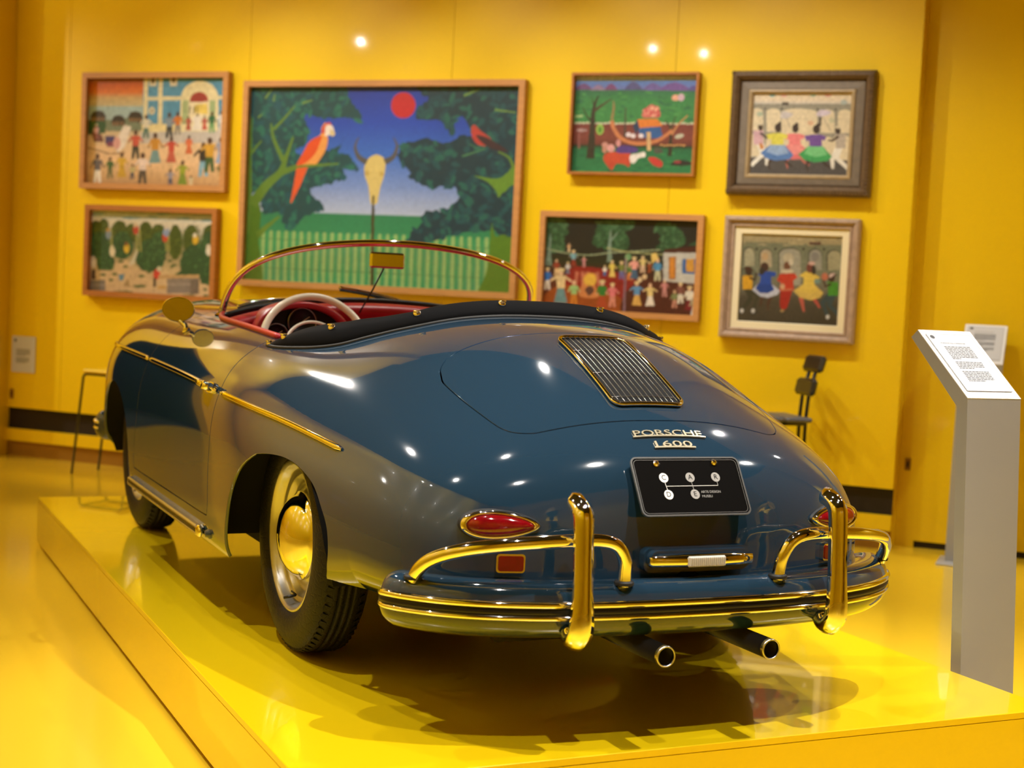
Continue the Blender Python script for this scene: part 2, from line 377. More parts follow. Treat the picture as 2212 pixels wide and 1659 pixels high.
# ---------------------------------------------------------------- the car: analytic body surface
def nspline(t, v):
    t = np.asarray(t, float); v = np.asarray(v, float); n = len(t); h = np.diff(t)
    A = np.eye(n); b = np.zeros(n)
    for i in range(1, n-1):
        A[i, i-1] = h[i-1]; A[i, i] = 2*(h[i-1]+h[i]); A[i, i+1] = h[i]
        b[i] = 6*((v[i+1]-v[i])/h[i]-(v[i]-v[i-1])/h[i-1])
    Mm = np.linalg.solve(A, b)
    def f(x):
        x = np.asarray(x, float); i = np.clip(np.searchsorted(t, x)-1, 0, n-2)
        a = t[i+1]-x; c = x-t[i]; H = h[i]
        return Mm[i]*a**3/(6*H)+Mm[i+1]*c**3/(6*H)+(v[i]/H-Mm[i]*H/6)*a+(v[i+1]/H-Mm[i+1]*H/6)*c
    return f
# station, y, half width, centre height, shoulder top, centre-line top, deck half width, bottom, exponents, bonnet dip
BODY=[
 (0, -.965, 0,    .400, .400, .400, 0,    .400, 2.2,2.2,0),
 (1, -.952, .255, .400, .540, .552, .235, .310, 2.25,2.2,0),
 (2, -.905, .475, .400, .625, .640, .410, .255, 2.35,2.2,0),
 (3, -.800, .630, .402, .694, .728, .510, .225, 2.5,2.25,0),
 (4, -.610, .708, .410, .768, .832, .565, .205, 2.5,2.35,0),
 (5, -.360, .760, .430, .820, .930, .605, .180, 2.5,2.5,0),
 (6, -.080, .802, .460, .860, .969, .640, .14, 2.6,2.6,0),
 (7,  .250, .824, .490, .915, .980, .640, .12, 2.9,2.4,0),
 (8,  .700, .827, .490, .955, .960, .600, .12, 3.2,2.2,0),
 (9, 1.200, .826, .490, .965, .955, .600, .12, 3.2,2.2,.0),
 (10,1.700, .824, .490, .965, .935, .580, .13, 3.2,2.2,.04),
 (11,2.150, .820, .490, .962, .840, .540, .18, 3.2,2.2,.2),
 (12,2.500, .780, .488, .905, .745, .480, .235, 3.1,2.2,.28),
 (13,2.720, .640, .480, .750, .655, .400, .290, 2.6,2.2,.25),
 (14,2.815, .360, .470, .580, .560, .260, .370, 2.3,2.2,.1),
 (15,2.840, 0,    .465, .465, .465, 0,    .465, 2.2,2.2,0)]
_B = np.array(BODY); _t = _B[:, 0]; LAST = _t[-1]
_T = np.concatenate([-_t[3:0:-1], _t, 2*LAST-_t[-2:-5:-1]])
def _ext(c, sg):
    v = _B[:, c]
    if sg < 0: l = 2*v[0]-v[3:0:-1]; r = 2*v[-1]-v[-2:-5:-1]
    else: l = v[3:0:-1]; r = v[-2:-5:-1]
    return nspline(_T, np.concatenate([l, v, r]))
def _rel(c, s):
    v = s*(_B[:, c]-_B[:, 3]); return nspline(_T, np.concatenate([-v[3:0:-1], v, -v[-2:-5:-1]]))
fy, fW, fzc, fS, fT, fWd, fB, fpx, fpd, fdip = _ext(1, 1), _ext(2, -1), _ext(3, 1), _rel(4, 1), _rel(5, 1), _ext(6, -1), _rel(7, -1), _ext(8, 1), _ext(9, 1), _ext(10, 1)
def sec_r(t, th):
    s = np.abs(np.sin(th)); c = np.cos(th); e = 1e-4; px = fpx(t); pd = fpd(t); yq = fy(t); pw = 3.0+3.0*np.clip((yq+.55)/.55, 0, 1)-2.5*np.clip((yq-2.2)/.5, 0, 1); n = 13.0
    W = np.maximum(fW(t), e); S = np.maximum(fS(t), e); Tt = np.maximum(fT(t), e); Wd = np.maximum(fWd(t), e); Bt = np.maximum(fB(t), e)
    up = c > 0; ca = np.abs(c)
    r1 = np.where(up, ((s/W)**px+(ca/S)**px)**(-1/px), ((s/W)**pw+(ca/Bt)**pw)**(-1/pw))
    r1 = r1*(1-fdip(t)*np.exp(-(th/.55)**4))
    r2 = np.where(up, ((s/Wd)**pd+(ca/Tt)**pd)**(-1/pd)*np.clip(c/.3, 0, 1)**2*(3-2*np.clip(c/.3, 0, 1)), 0.)
    return (r1**n+r2**n)**(1/n)
def BP(t, th):
    t = np.asarray(t, float)+0*np.asarray(th, float); th = np.asarray(th, float)+0*t
    R = sec_r(t, th); return np.stack([R*np.sin(th), fy(t), fzc(t)+R*np.cos(th)], -1)
def BN(t, th):
    e = 2e-4; t = np.asarray(t, float); tc_ = np.clip(t, .02, LAST-.02)
    a = BP(tc_+e, th)-BP(tc_-e, th); b = BP(tc_, th+e)-BP(tc_, th-e)
    n = np.cross(b, a); n /= np.linalg.norm(n, axis=-1, keepdims=True)+1e-15
    p = BP(tc_, th); ref = np.stack([p[..., 0], 0*p[..., 1], p[..., 2]-fzc(tc_)], -1)
    return n*np.sign(np.sum(n*ref, -1, keepdims=True)+1e-12)
_ts = np.linspace(0, LAST, 6001); _ys = fy(_ts)
def t_of_y(y): return np.interp(y, _ys, _ts)
def top_pt(x, y, off=0.0):
    """point of the upper surface over plan position (x, y), lifted by off along the normal"""
    x = np.asarray(x, float); y = np.asarray(y, float)+0*x; x = x+0*y; t = t_of_y(y)
    lo = np.zeros_like(x); hi = np.full_like(x, 1.25); ax = np.abs(x)
    for _ in range(50):
        m = (lo+hi)/2; big = sec_r(t, m)*np.sin(m) > ax; hi = np.where(big, m, hi); lo = np.where(big, lo, m)
    th = (lo+hi)/2*np.where(x < 0, -1, 1)
    return BP(t, th)+BN(t, th)*np.asarray(off)[..., None] if np.ndim(off) else BP(t, th)+BN(t, th)*off
def side_pt(y, z, sg, off=0.0):
    y = np.asarray(y, float); z = np.asarray(z, float)+0*y; y = y+0*z; t = t_of_y(y)
    lo = np.full_like(y, .15); hi = np.full_like(y, 2.9)
    for _ in range(50):
        m = (lo+hi)/2; ab = fzc(t)+sec_r(t, m)*np.cos(m) > z; lo = np.where(ab, m, lo); hi = np.where(ab, hi, m)
    th = (lo+hi)/2*sg
    return BP(t, th)+BN(t, th)*off
def side_n(y, z, sg):
    return (side_pt(y, z, sg, 1.0)-side_pt(y, z, sg, 0.0))
def top_n(x, y): return top_pt(x, y, 1.0)-top_pt(x, y, 0.0)

car = thing('sports_car', 'slate blue open two-seat vintage sports car with chrome bumpers on the yellow plinth', 'car', (0, 0, 0))

def sst(a, b, x): u = np.clip((x-a)/(b-a), 0, 1); return u*u*(3-2*u)
def zbot(y): return .285-.07*sst(-.25, .30, y)+.06*sst(1.75, 2.5, y)
NT, NH = 600, 360
# stations evenly spaced along the plan outline
_pl = np.stack([fW(_ts), fy(_ts)], -1); _al = np.concatenate([[0], np.cumsum(np.linalg.norm(np.diff(_pl, axis=0), axis=1)*.35+np.abs(np.diff(_pl[:, 1]))*.65)])
GT = np.interp(np.linspace(0, _al[-1], NT), _al, _ts); GT[0] = .015; GT[-1] = LAST-.015
_zb = np.maximum(zbot(fy(GT)), fzc(GT)-fB(GT)*.96)
lo = np.full(NT, 1.2); hi = np.full(NT, 3.1)
for _ in range(50):
    m = (lo+hi)/2; ab = fzc(GT)+sec_r(GT, m)*np.cos(m) > _zb; lo = np.where(ab, m, lo); hi = np.where(ab, hi, m)
THB = (lo+hi)/2
K = 800; u = np.linspace(0, 1, K)[None]; PP = BP(GT[:, None]+0*u, THB[:, None]*u)
L = np.concatenate([np.zeros((NT, 1)), np.cumsum(np.linalg.norm(np.diff(PP, axis=1), axis=2), 1)], 1)
half = NH//2
TH = np.zeros((NT, 2*half+1))
for i in range(NT):
    th = np.interp(np.linspace(0, L[i, -1], half+1), L[i], THB[i]*u[0]); TH[i, half:] = th; TH[i, :half+1] = -th[::-1]
NC = 2*half+1
TT = np.repeat(GT[:, None], NC, 1).copy()
ID = np.arange(NT*NC).reshape(NT, NC)
a_, b_, c_, d_ = ID[:-1, :-1].ravel(), ID[1:, :-1].ravel(), ID[1:, 1:].ravel(), ID[:-1, 1:].ravel()
par = ((np.arange(len(a_)) % (NC-1)) >= half)
TRI = np.where(par[:, None, None], np.stack([np.stack([a_, b_, c_], -1), np.stack([a_, c_, d_], -1)], 1), np.stack([np.stack([a_, b_, d_], -1), np.stack([b_, c_, d_], -1)], 1)).reshape(-1, 3)
tf, hf = TT.ravel().copy(), TH.ravel().copy()
VP = BP(tf, hf)
ED = np.concatenate([TRI[:, [0, 1]], TRI[:, [1, 2]], TRI[:, [2, 0]]]); ED.sort(1); ED = np.unique(ED, axis=0)
def poly_sdf(px, py, poly):
    """signed distance to a closed 2D polygon, negative inside"""
    Q = np.asarray(poly, float); out = np.full(px.shape, 9.9)
    bx0, by0 = Q.min(0)-.06; bx1, by1 = Q.max(0)+.06
    k = (px > bx0) & (px < bx1) & (py > by0) & (py < by1)
    X, Y = px[k], py[k]; d = np.full(X.shape, 9.9); ins = np.zeros(X.shape, bool)
    for i in range(len(Q)):
        x0, y0 = Q[i]; x1, y1 = Q[(i+1) % len(Q)]; ex, ey = x1-x0, y1-y0
        w = np.clip(((X-x0)*ex+(Y-y0)*ey)/(ex*ex+ey*ey+1e-12), 0, 1)
        d = np.minimum(d, np.hypot(X-x0-w*ex, Y-y0-w*ey))
        cr = (y0 > Y) != (y1 > Y)
        with np.errstate(divide='ignore', invalid='ignore'): xi = x0+(Y-y0)*ex/(ey if ey != 0 else 1e-12)
        ins ^= cr & (X < xi)
    out[k] = np.where(ins, -d, d); return out
def mirror_poly(h): return list(h)+[(-x, y) for x, y in h[::-1] if abs(x) > 1e-9]
LID = [(0, -.795), (.106, -.793), (.196, -.789), (.308, -.780), (.352, -.770), (.392, -.742), (.415, -.692), (.439, -.579), (.450, -.47), (.445, -.43), (.428, -.386), (.382, -.357), (.273, -.350), (.15, -.352), (0, -.352)]
LID = [tuple(q) for q in catmull(mirror_poly(LID), 6, True)]
CPT = [(0, -.03), (.2, -.02), (.36, .02), (.48, .10), (.56, .20), (.615, .32), (.638, .45), (.648, .7), (.643, 1.0), (.625, 1.18), (.58, 1.255), (.45, 1.30), (.2, 1.335), (0, 1.34)]
CPT = [tuple(q) for q in catmull(mirror_poly(CPT), 6, True)]
RARCH = [(.272, .15), (.270, .24), (.250, .32), (.215, .414), (.143, .491), (.039, .545), (-.014, .558), (-.098, .566), (-.179, .565), (-.262, .551), (-.352, .518), (-.409, .47), (-.444, .423), (-.452, .365), (-.43, .315), (-.40, .27), (-.40, .15)]
RARCH = [tuple(q) for q in catmull(RARCH, 6)]
FARCH = [(2.1-.39, .15), (2.1-.385, .25), (2.1-.37, .34), (2.1-.32, .44), (2.1-.23, .53), (2.1-.1, .585), (2.1+.02, .597), (2.1+.14, .575), (2.1+.24, .52), (2.1+.32, .43), (2.1+.365, .33), (2.1+.375, .24), (2.1+.375, .15)]
FARCH = [tuple(q) for q in catmull(FARCH, 6)]
DOOR = [(.455, .345), (.462, .45), (.452, .6), (.445, .7), (.452, .78), (.447, .84), (.44, .93), (.8, .97), (1.2, .97), (1.455, .93), (1.47, .86), (1.53, .70), (1.59, .52), (1.625, .36), (1.615, .322), (1.58, .308), (1.0, .309), (.50, .310), (.463, .320)]
DOOR = [tuple(q) for q in catmull(DOOR[:7], 5)] + DOOR[7:9] + [tuple(q) for q in catmull(DOOR[9:], 5)]
FHOOD = [(0, 1.47), (.2, 1.465), (.36, 1.46), (.43, 1.50), (.44, 1.6), (.42, 1.9), (.37, 2.25), (.28, 2.5), (.15, 2.62), (0, 2.65)]
FHOOD = [tuple(q) for q in catmull(mirror_poly(FHOOD), 6, True)]
def region(fn):
    """snap grid vertices onto the outline where fn = 0; returns inside/boundary sign per vertex"""
    global VP
    g = fn(VP)
    e0, e1 = ED[:, 0], ED[:, 1]; cr = (g[e0]*g[e1] < 0) & (np.abs(g[e0]) < .06) & (np.abs(g[e1]) < .06)
    A, Bv = e0[cr], e1[cr]; f = g[A]/(g[A]-g[Bv]); mv = np.where(f < .5, A, Bv); oth = np.where(f < .5, Bv, A); fr = np.where(f < .5, f, 1-f)
    order = np.argsort(-fr); mv, oth, fr = mv[order], oth[order], fr[order]
    nt_, nh_ = tf.copy(), hf.copy()
    nt_[mv] = tf[mv]+(tf[oth]-tf[mv])*fr; nh_[mv] = hf[mv]+(hf[oth]-hf[mv])*fr
    tf[:] = nt_; hf[:] = nh_; VP = BP(tf, hf); g = g.copy(); g[mv] = 0
    return g
def g_side(poly, sg, xmin):
    def fn(V):
        d = poly_sdf(V[:, 1], V[:, 2], poly); return np.where(V[:, 0]*sg > xmin, d, 9.9)
    return fn
def g_top(poly, zmin):
    def fn(V):
        d = poly_sdf(V[:, 0], V[:, 1], poly); return np.where(V[:, 2] > zmin, d, 9.9)
    return fn
lab = np.zeros(len(TRI), int)
def inside(g): return (g[TRI] <= 0).all(1) & (g[TRI] < 0).any(1) | ((g[TRI] == 0).all(1))
gs = [('hole', g_side(RARCH, 1, .45)), ('hole', g_side(RARCH, -1, .45)), ('hole', g_side(FARCH, 1, .45)), ('hole', g_side(FARCH, -1, .45)), ('hole', g_top(CPT, .6)),
      ('lid', g_top(LID, .55)), ('doorL', g_side(DOOR, -1, .5)), ('doorR', g_side(DOOR, 1, .5)), ('hood', g_top(FHOOD, .55))]
code = {'hole': -1, 'lid': 1, 'doorL': 2, 'doorR': 3, 'hood': 4}
for nm, fn in gs:
    g = region(fn); k = inside(g) & (lab == 0); lab[k] = code[nm]
VN = BN(tf, hf)
def skin(name, sel, gap, depth, mat='car_paint'):
    """one panel of the body: its triangles, edges drawn in by the shut line and folded inwards"""
    T = TRI[sel]; used, inv = np.unique(T, return_inverse=True); T = inv.reshape(-1, 3)
    V = VP[used].copy(); N = VN[used].copy(); nv = len(used)
    E = np.concatenate([T[:, [0, 1]], T[:, [1, 2]], T[:, [2, 0]]]); key = np.sort(E, 1); kk = key[:, 0].astype(np.int64)*nv+key[:, 1]
    _, first, cnt = np.unique(kk, return_index=True, return_counts=True); bd = E[first[cnt == 1]]
    onb = np.zeros(nv, bool); onb[bd.ravel()] = True
    if gap > 0:
        # direction to the panel's inside at boundary vertices, smoothed along the outline
        acc = np.zeros((nv, 3)); cen = V[T].mean(1)
        for k in range(3): np.add.at(acc, T[:, k], cen-V[T[:, k]])
        edge_dir = np.zeros((nv, 3)); d = V[bd[:, 1]]-V[bd[:, 0]]; d /= np.linalg.norm(d, axis=1, keepdims=True)+1e-12
        np.add.at(edge_dir, bd[:, 0], d); np.add.at(edge_dir, bd[:, 1], d)
        inn = np.cross(N, edge_dir); inn *= np.sign(np.sum(inn*acc, 1, keepdims=True)); inn /= np.linalg.norm(inn, axis=1, keepdims=True)+1e-12
        V[onb] += inn[onb]*gap
    idx = np.where(onb)[0]; mp = -np.ones(nv, int); nb = len(idx); mp[idx] = np.arange(nb)
    r1 = V[idx]-N[idx]*.0015; r2 = V[idx]-N[idx]*depth
    V2 = np.concatenate([V, r1, r2])
    i0, i1 = bd[:, 0], bd[:, 1]
    q1 = np.stack([i1, i0, nv+mp[i0], nv+mp[i1]], 1); q2 = np.stack([nv+mp[i1], nv+mp[i0], nv+nb+mp[i0], nv+nb+mp[i1]], 1)
    Q = np.concatenate([q1, q2]); nt_, nq = len(T), len(Q)
    me = bpy.data.meshes.new(name); me.vertices.add(len(V2)); me.vertices.foreach_set('co', V2.ravel().astype(np.float32))
    me.loops.add(3*nt_+4*nq); me.loops.foreach_set('vertex_index', np.concatenate([T.ravel(), Q.ravel()]).astype(np.int32))
    me.polygons.add(nt_+nq); me.polygons.foreach_set('loop_start', np.concatenate([np.arange(nt_)*3, 3*nt_+np.arange(nq)*4]).astype(np.int32))
    me.polygons.foreach_set('use_smooth', np.ones(nt_+nq, bool)); me.update(calc_edges=True); me.validate()
    o = link(name, me, mat, car)
    nn = np.concatenate([N, N[idx], N[idx]]); 
    if gap > 0: nn = np.concatenate([N, N[idx]*.6+inn[idx]*-.8, inn[idx]*-1])
    nn /= np.linalg.norm(nn, axis=1, keepdims=True)+1e-12
    if len(me.vertices) == len(nn): me.normals_split_custom_set_from_vertices(nn.tolist())
    return o
# orientation: make triangles face outwards
fn_ = np.cross(VP[TRI[:, 1]]-VP[TRI[:, 0]], VP[TRI[:, 2]]-VP[TRI[:, 0]]); fl = np.sum(fn_*VN[TRI[:, 0]], 1) < 0
TRI[fl] = TRI[fl][:, ::-1]
body = skin('body_shell', lab == 0, .0021, .010)
lid = skin('engine_lid', lab == 1, .0022, .012)
doorL = skin('door', lab == 2, .0032, .012)
doorR = skin('door', lab == 3, .0032, .012)
hood = skin('front_hood', lab == 4, .0020, .012)

# dark inner structure: floor pan, wheel wells, engine bay
mb = MB()
mb.box((0, 1.0, .235), (1.30, 1.25, .03)); mb.box((0, -.45, .33), (.98, .62, .03)); mb.box((0, 2.2, .30), (.95, .8, .03))
mb.box((0, -.13, .50), (1.02, .04, .30)); mb.box((0, 1.52, .48), (1.30, .03, .45))
mb.build('underbody', 'black_void', car)  # black boxes added inside the shell to block light leaks
for yw, z1 in ((0.0, .62), (2.1, .66)):
    for sg in (-1, 1):
        prof = [(yw-.03+.40*math.cos(a), .27+.36*math.sin(a)) for a in np.linspace(0, math.pi, 25)]
        G = np.array([[(sg*.50, y, z) for y, z in prof], [(sg*(abs(float(side_pt(np.array(y), np.array(max(z, .30)), sg)[0]))-.012), y, z) for y, z in prof]])
        w = MB().grid(G, True); w.add([(sg*.50, y, z) for y, z in prof], [tuple(range(len(prof)))])
        w.build('wheel_well', 'black_void', car)
# ---------------------------------------------------------------- car parts
def arc_pts(P, n): return [tuple(map(float, q)) for q in catmull(P, n)]
def frame_at(p, n, up=(0, 0, 1)):
    """orthonormal frame at a surface point: u across, v up the surface, n outwards"""
    n = Vector(n).normalized(); u = Vector(up).cross(n).normalized(); v = n.cross(u); p = Vector(p)
    return lambda a, b, c: tuple(p+u*a+v*b+n*c)

# wheels -------------------------------------------------------------------------------------
TR = .325
def wheel_parts():
    rim = MB()
    rim.lathe([(.214, -.058), (.2150, -.062), (.212, -.067), (.204, -.066), (.197, -.055), (.190, -.040), (.182, -.034), (.176, -.036), (.170, -.032), (.160, -.020), (.148, -.016), (.135, -.022), (.120, -.030), (.05, -.030), (.0, -.030)], 72, axis='x')
    rim.lathe([(.214, -.058), (.20, .02), (.20, .06)], 72, axis='x')
    me_rim = rim
    ty = MB()
    R = TR; prof = [(.207, -.055), (.214, -.066), (.224, -.073), (.240, -.0775), (.262, -.079), (.282, -.076), (.299, -.069), (.310, -.060), (.3165, -.050), (R-.001, -.040), (R, -.028)]
    for gx in (-.019, 0.0, .019):
        prof += [(R, gx-.0032), (R-.007, gx-.0022), (R-.007, gx+.0022), (R, gx+.0032)]
    prof += [(R, .028), (R-.001, .040), (.3165, .050), (.310, .060), (.299, .069), (.262, .079), (.222, .073), (.203, .055)]
    ty.lathe(prof, 120, axis='x')
    # shoulder tread blocks
    for k in range(72):
        a = 2*math.pi*k/72
        for sx in (-1, 1):
            q = Vector((sx*.047, math.cos(a)*(R-.0065), math.sin(a)*(R-.0065)))
            ty.box(q, (.017, .017, .009), Matrix.Rotation(a-math.pi/2, 3, 'X') @ Matrix.Rotation(sx*.32, 3, 'Y') @ Matrix.Rotation(.25*sx, 3, 'Z'))
    cap = MB(); cap.lathe([(0, -.098), (.02, -.0975), (.045, -.094), (.070, -.087), (.090, -.077), (.105, -.064), (.114, -.052), (.119, -.042), (.1235, -.041), (.1255, -.037), (.124, -.030)], 64, axis='x')
    val = MB(); val.tube([(-.046, -.028, -.165), (-.060, -.024, -.171), (-.078, -.018, -.176)], [.0045, .0045, .0038], 8)
    val.tube([(-.046, -.028, -.165), (-.044, .02, -.171)], .003, 6)
    return rim, ty, cap, val
rim, ty, cap, val = wheel_parts()
def add_wheel(x, y, first):
    if first is None:
        w = rim.build('wheel', 'rim_silver', car); ty.build('tyre', 'tyre_rubber', w); cap.build('hub_cap', 'chrome', w); val.build('tyre_valve', 'black_trim', w)
    else:
        w = copy_tree(first, car)
    w.location = (x, y, TR+.0015); w.rotation_euler = (.12, 0, math.pi if x > 0 else 0)
    return w
W1 = add_wheel(-.634, 0.0, None); add_wheel(.634, 0.0, W1); add_wheel(-.645, 2.1, W1); add_wheel(.645, 2.1, W1)

# rear and front bumpers ----------------------------------------------------------------------
def bumper(path_half, sec, name, fwd):
    """path_half: plan points (x>=0) of the face; sec: (setback, z) section; fwd = -1 for the rear, +1 front"""
    half = [np.array(q, float) for q in catmull(path_half, 10)]
    P = [np.array((-q[0], q[1])) for q in half[::-1]]+half[1:]
    P = np.array(P); n = len(P); T = np.gradient(P, axis=0); T /= np.linalg.norm(T, axis=1, keepdims=True)
    Nn = np.stack([T[:, 1], -T[:, 0]], 1)*(1 if fwd < 0 else -1)
    L = np.concatenate([[0], np.cumsum(np.linalg.norm(np.diff(P, axis=0), axis=1))]); tot = L[-1]
    zmid = (sec[0][1]+sec[-1][1])/2
    def at(i, d, z, e=.07):
        q = min(L[i], tot-L[i])/e; k = math.sqrt(max(0.0, 1-(1-min(q, 1))**2)) if q < 1 else 1.0
        k = max(k, .02); dd = -.09+(d+.09)*(.30+.70*k); zz = zmid+(z-zmid)*(.25+.75*k)
        p = P[i]+Nn[i]*dd
        return (p[0], p[1], zz)
    G = np.array([[at(i, d, z) for d, z in sec] for i in range(n)])
    mb = MB().grid(G, True, flip=fwd < 0)
    m = len(sec); mb.F += [tuple(range(m)), tuple(range((n-1)*m, n*m))[::-1]]; mb.S += [False, False]
    return mb.build(name, 'car_paint', car), at, n, P, Nn, L
SEC = [(-.105, .372), (-.075, .381), (-.045, .384), (-.024, .378), (-.010, .365), (-.003, .350), (0, .335), (.0005, .318), (0, .300), (-.004, .284), (-.013, .270), (-.028, .258), (-.050, .250), (-.085, .247)]
SEC = [tuple(q) for q in catmull(SEC, 3)]
RB = [(0, -1.062), (.2, -1.056), (.38, -1.034), (.52, -.992), (.62, -.935), (.69, -.868), (.728, -.805), (.742, -.765)]
rb, rat, rn, rP, rN, rL = bumper(RB, SEC, 'rear_bumper', -1)
FB = [(0, 2.985), (.2, 2.975), (.38, 2.95), (.54, 2.90), (.66, 2.835), (.74, 2.76), (.79, 2.67), (.80, 2.60)]
fb, fat, fn2, fP, fN, fL = bumper(FB, [(d, z+.045) for d, z in SEC], 'front_bumper', 1)
def strip(at, n, L, prof, name, mat, parent, dz=0.0, skip=.02, flip=False):
    tot = L[-1]; ii = [i for i in range(n) if min(L[i], tot-L[i]) > skip]
    G = np.array([[at(i, d, z+dz) for d, z in prof] for i in ii])
    mb = MB().grid(G, True, flip=flip); m = len(prof)
    mb.F += [tuple(range(m)), tuple(range((len(ii)-1)*m, len(ii)*m))[::-1]]; mb.S += [False]*2
    return mb.build(name, mat, parent)
def bead(z0, z1, h, k=9): return [(h*math.sin(a)-.002, (z0+z1)/2+(z1-z0)/2*math.cos(a)) for a in np.linspace(0, math.pi, k)]
for at, n, L, par, dz, fl in ((rat, rn, rL, rb, 0, True), (fat, fn2, fL, fb, .045, False)):
    strip(at, n, L, bead(.327, .345, .010), 'chrome_strip', 'chrome', par, dz, flip=fl)
    strip(at, n, L, bead(.311, .329, .0065), 'rubber_strip', 'black_trim', par, dz, flip=fl)
    strip(at, n, L, bead(.299, .313, .009), 'chrome_strip', 'chrome', par, dz, flip=fl)
# bumper horns: a ribbed blade that hooks over and under the bumper
def horn(x, y0, sgn, name='bumper_horn', dz=0.0):
    pr = [(.020, .275, .021), (-.002, .262, .026), (-.022, .266, .030), (-.036, .285, .031), (-.040, .315, .029), (-.038, .35, .026), (-.034, .40, .024), (-.030, .45, .0235), (-.027, .495, .0235), (-.024, .53, .024), (-.019, .550, .0245), (-.004, .563, .0245), (.018, .570, .023), (.034, .571, .017)]
    pr = catmull([np.array(q) for q in pr], 5); m = 17; G = []
    for k, q in enumerate(pr):
        a = np.array(pr[min(k+1, len(pr)-1)])-np.array(pr[max(k-1, 0)]); t2 = a[:2]/(np.linalg.norm(a[:2])+1e-9)
        nn = np.array((-t2[1], t2[0]))                       # outwards in the y-z plane
        w = q[2]; th = .021; row = []
        for j in range(m):
            f = 2*math.pi*j/m; cx = math.cos(f); sy = math.sin(f)
            ex = w*math.copysign(abs(cx)**.75, cx); ey = th*math.copysign(abs(sy)**.9, sy)*(.85 if sy < 0 else 1.0)
            if sy > 0: ey += .006*math.exp(-(cx/.28)**2)-.003*math.exp(-((abs(cx)-.5)/.2)**2)
            o = nn*ey
            row.append((x+ex, y0+sgn*(q[0]+o[0]), q[1]+o[1]+dz))
        row.append(row[0]); G.append(row)
    mb = MB().grid(np.array(G), True); 
    mb.F += [tuple(range(m)), tuple((len(pr)-1)*(m+1)+j for j in range(m))[::-1]]; mb.S += [False]*2
    return mb.build(name, 'chrome', car)
for sx in (-1, 1):
    horn(sx*.352, -1.052, 1); horn(sx*.352, 2.955, -1, dz=.045)
# chrome bows over the bumpers
for sx in (-1, 1):
    for rear in (True, False):
        if rear: P = [(-.668, -.858, .372), (-.664, -.880, .402), (-.640, -.912, .432), (-.585, -.958, .457), (-.49, -1.003, .474), (-.36, -1.035, .484), (-.285, -1.045, .484), (-.243, -1.046, .470), (-.221, -1.042, .437), (-.216, -1.036, .405), (-.215, -1.033, .375)]
        else: P = [(-.70, 2.70, .417), (-.695, 2.735, .445), (-.66, 2.79, .475), (-.585, 2.85, .50), (-.49, 2.90, .517), (-.36, 2.94, .529), (-.285, 2.95, .529), (-.243, 2.95, .515), (-.221, 2.947, .482), (-.216, 2.94, .45), (-.215, 2.938, .42)]
        P = [(-sx*p[0], p[1], p[2]) for p in P]
        bow = MB().tube(arc_pts(P, 6), .0165, 14).build('bumper_bow', 'chrome', car)
        for e in (0, -1): MB().lathe([(.0, .004), (.021, .004), (.024, .0), (.0225, -.006)], 20, c=(P[e][0], P[e][1], P[e][2]+.008)).build('grommet', 'black_rubber', bow)

# tail lamps, reflectors, number-plate lamp ----------------------------------------------------
def tail_lamp(sg):
    pc = side_pt(-.894, .500, sg); n = side_n(-.894, .500, sg); n = np.array([n[0]*.75, n[1], n[2]*.35])
    f = frame_at(pc, n)
    def outline(k, s=1.0):
        a = 2*math.pi*k/64; c, s_ = math.cos(a), math.sin(a)
        # broad towards the flank, drawn out towards the number plate
        x = .094*c; taper = 1.0+.26*c*(1 if True else 1); y = .0325*s_*taper
        return (x*s*sg, y*(s if s > .9 else s))
    def ring(scale, h, dy=0.0):
        return [f((outline(k)[0])*scale[0], outline(k)[1]*scale[1]+dy, h) for k in range(64)]
    def solid(rings, name, mat, parent):
        G = np.array([r+[r[0]] for r in rings]); mb = MB().grid(G, True, flip=sg > 0)
        return mb.build(name, mat, parent)
    base = solid([ring((1.03, 1.10), -.045), ring((1.03, 1.10), .002), ring((1.0, 1.0), .008)], 'tail_lamp', 'black_rubber', car)
    solid([ring((1.0, 1.03), .003), ring((1.0, 1.03), .010), ring((.97, .96), .016), ring((.90, .82), .019), ring((.84, .74), .017), ring((.83, .72), .012)], 'bezel', 'chrome', base)
    dome = [ring((.84*math.cos(a), .74*math.cos(a)), .013+.020*math.sin(a)) for a in np.linspace(0, math.pi/2*.995, 9)]
    solid(dome, 'lens', 'red_lens', base)
    return base
tail_lamp(-1); tail_lamp(1)
for sg in (-1, 1):
    pc = side_pt(-.905, .415, sg, .004); n = side_n(-.905, .415, sg); n = np.array([n[0]*.7, n[1], 0]); f = frame_at((sg*.455, pc[1]-.012, .415), n)
    def rr(w, h, r, k=6):
        out = []
        for cx, cy, a0 in ((w-r, h-r, 0), (-w+r, h-r, 90), (-w+r, -h+r, 180), (w-r, -h+r, 270)):
            out += [(cx+r*math.cos(math.radians(a0+90*i/k)), cy+r*math.sin(math.radians(a0+90*i/k))) for i in range(k+1)]
        return out
    rf = MB().prism(rr(.034, .022, .008), -.03, .006, f).build('rear_reflector', 'chrome', car)
    MB().prism(rr(.030, .018, .006), .004, .009, f).build('lens', 'red_lens', rf)
nl = MB()
for (y0, y1, w, z0, z1) in ((-.935, -.985, .148, .392, .452), (-.985, -1.005, .142, .402, .447), (-1.005, -1.013, .128, .412, .440)):
    nl.prism([(a, b) for a, b in rr(w, (z1-z0)/2, min(.02, (z1-z0)/2*.95))], 0, 1, lambda a, b, d, y0=y0, y1=y1, zc=(z0+z1)/2: (a+.012, y0+(y1-y0)*d, zc+b))
lampb = nl.build('plate_lamp', 'car_paint', car)
bar = []
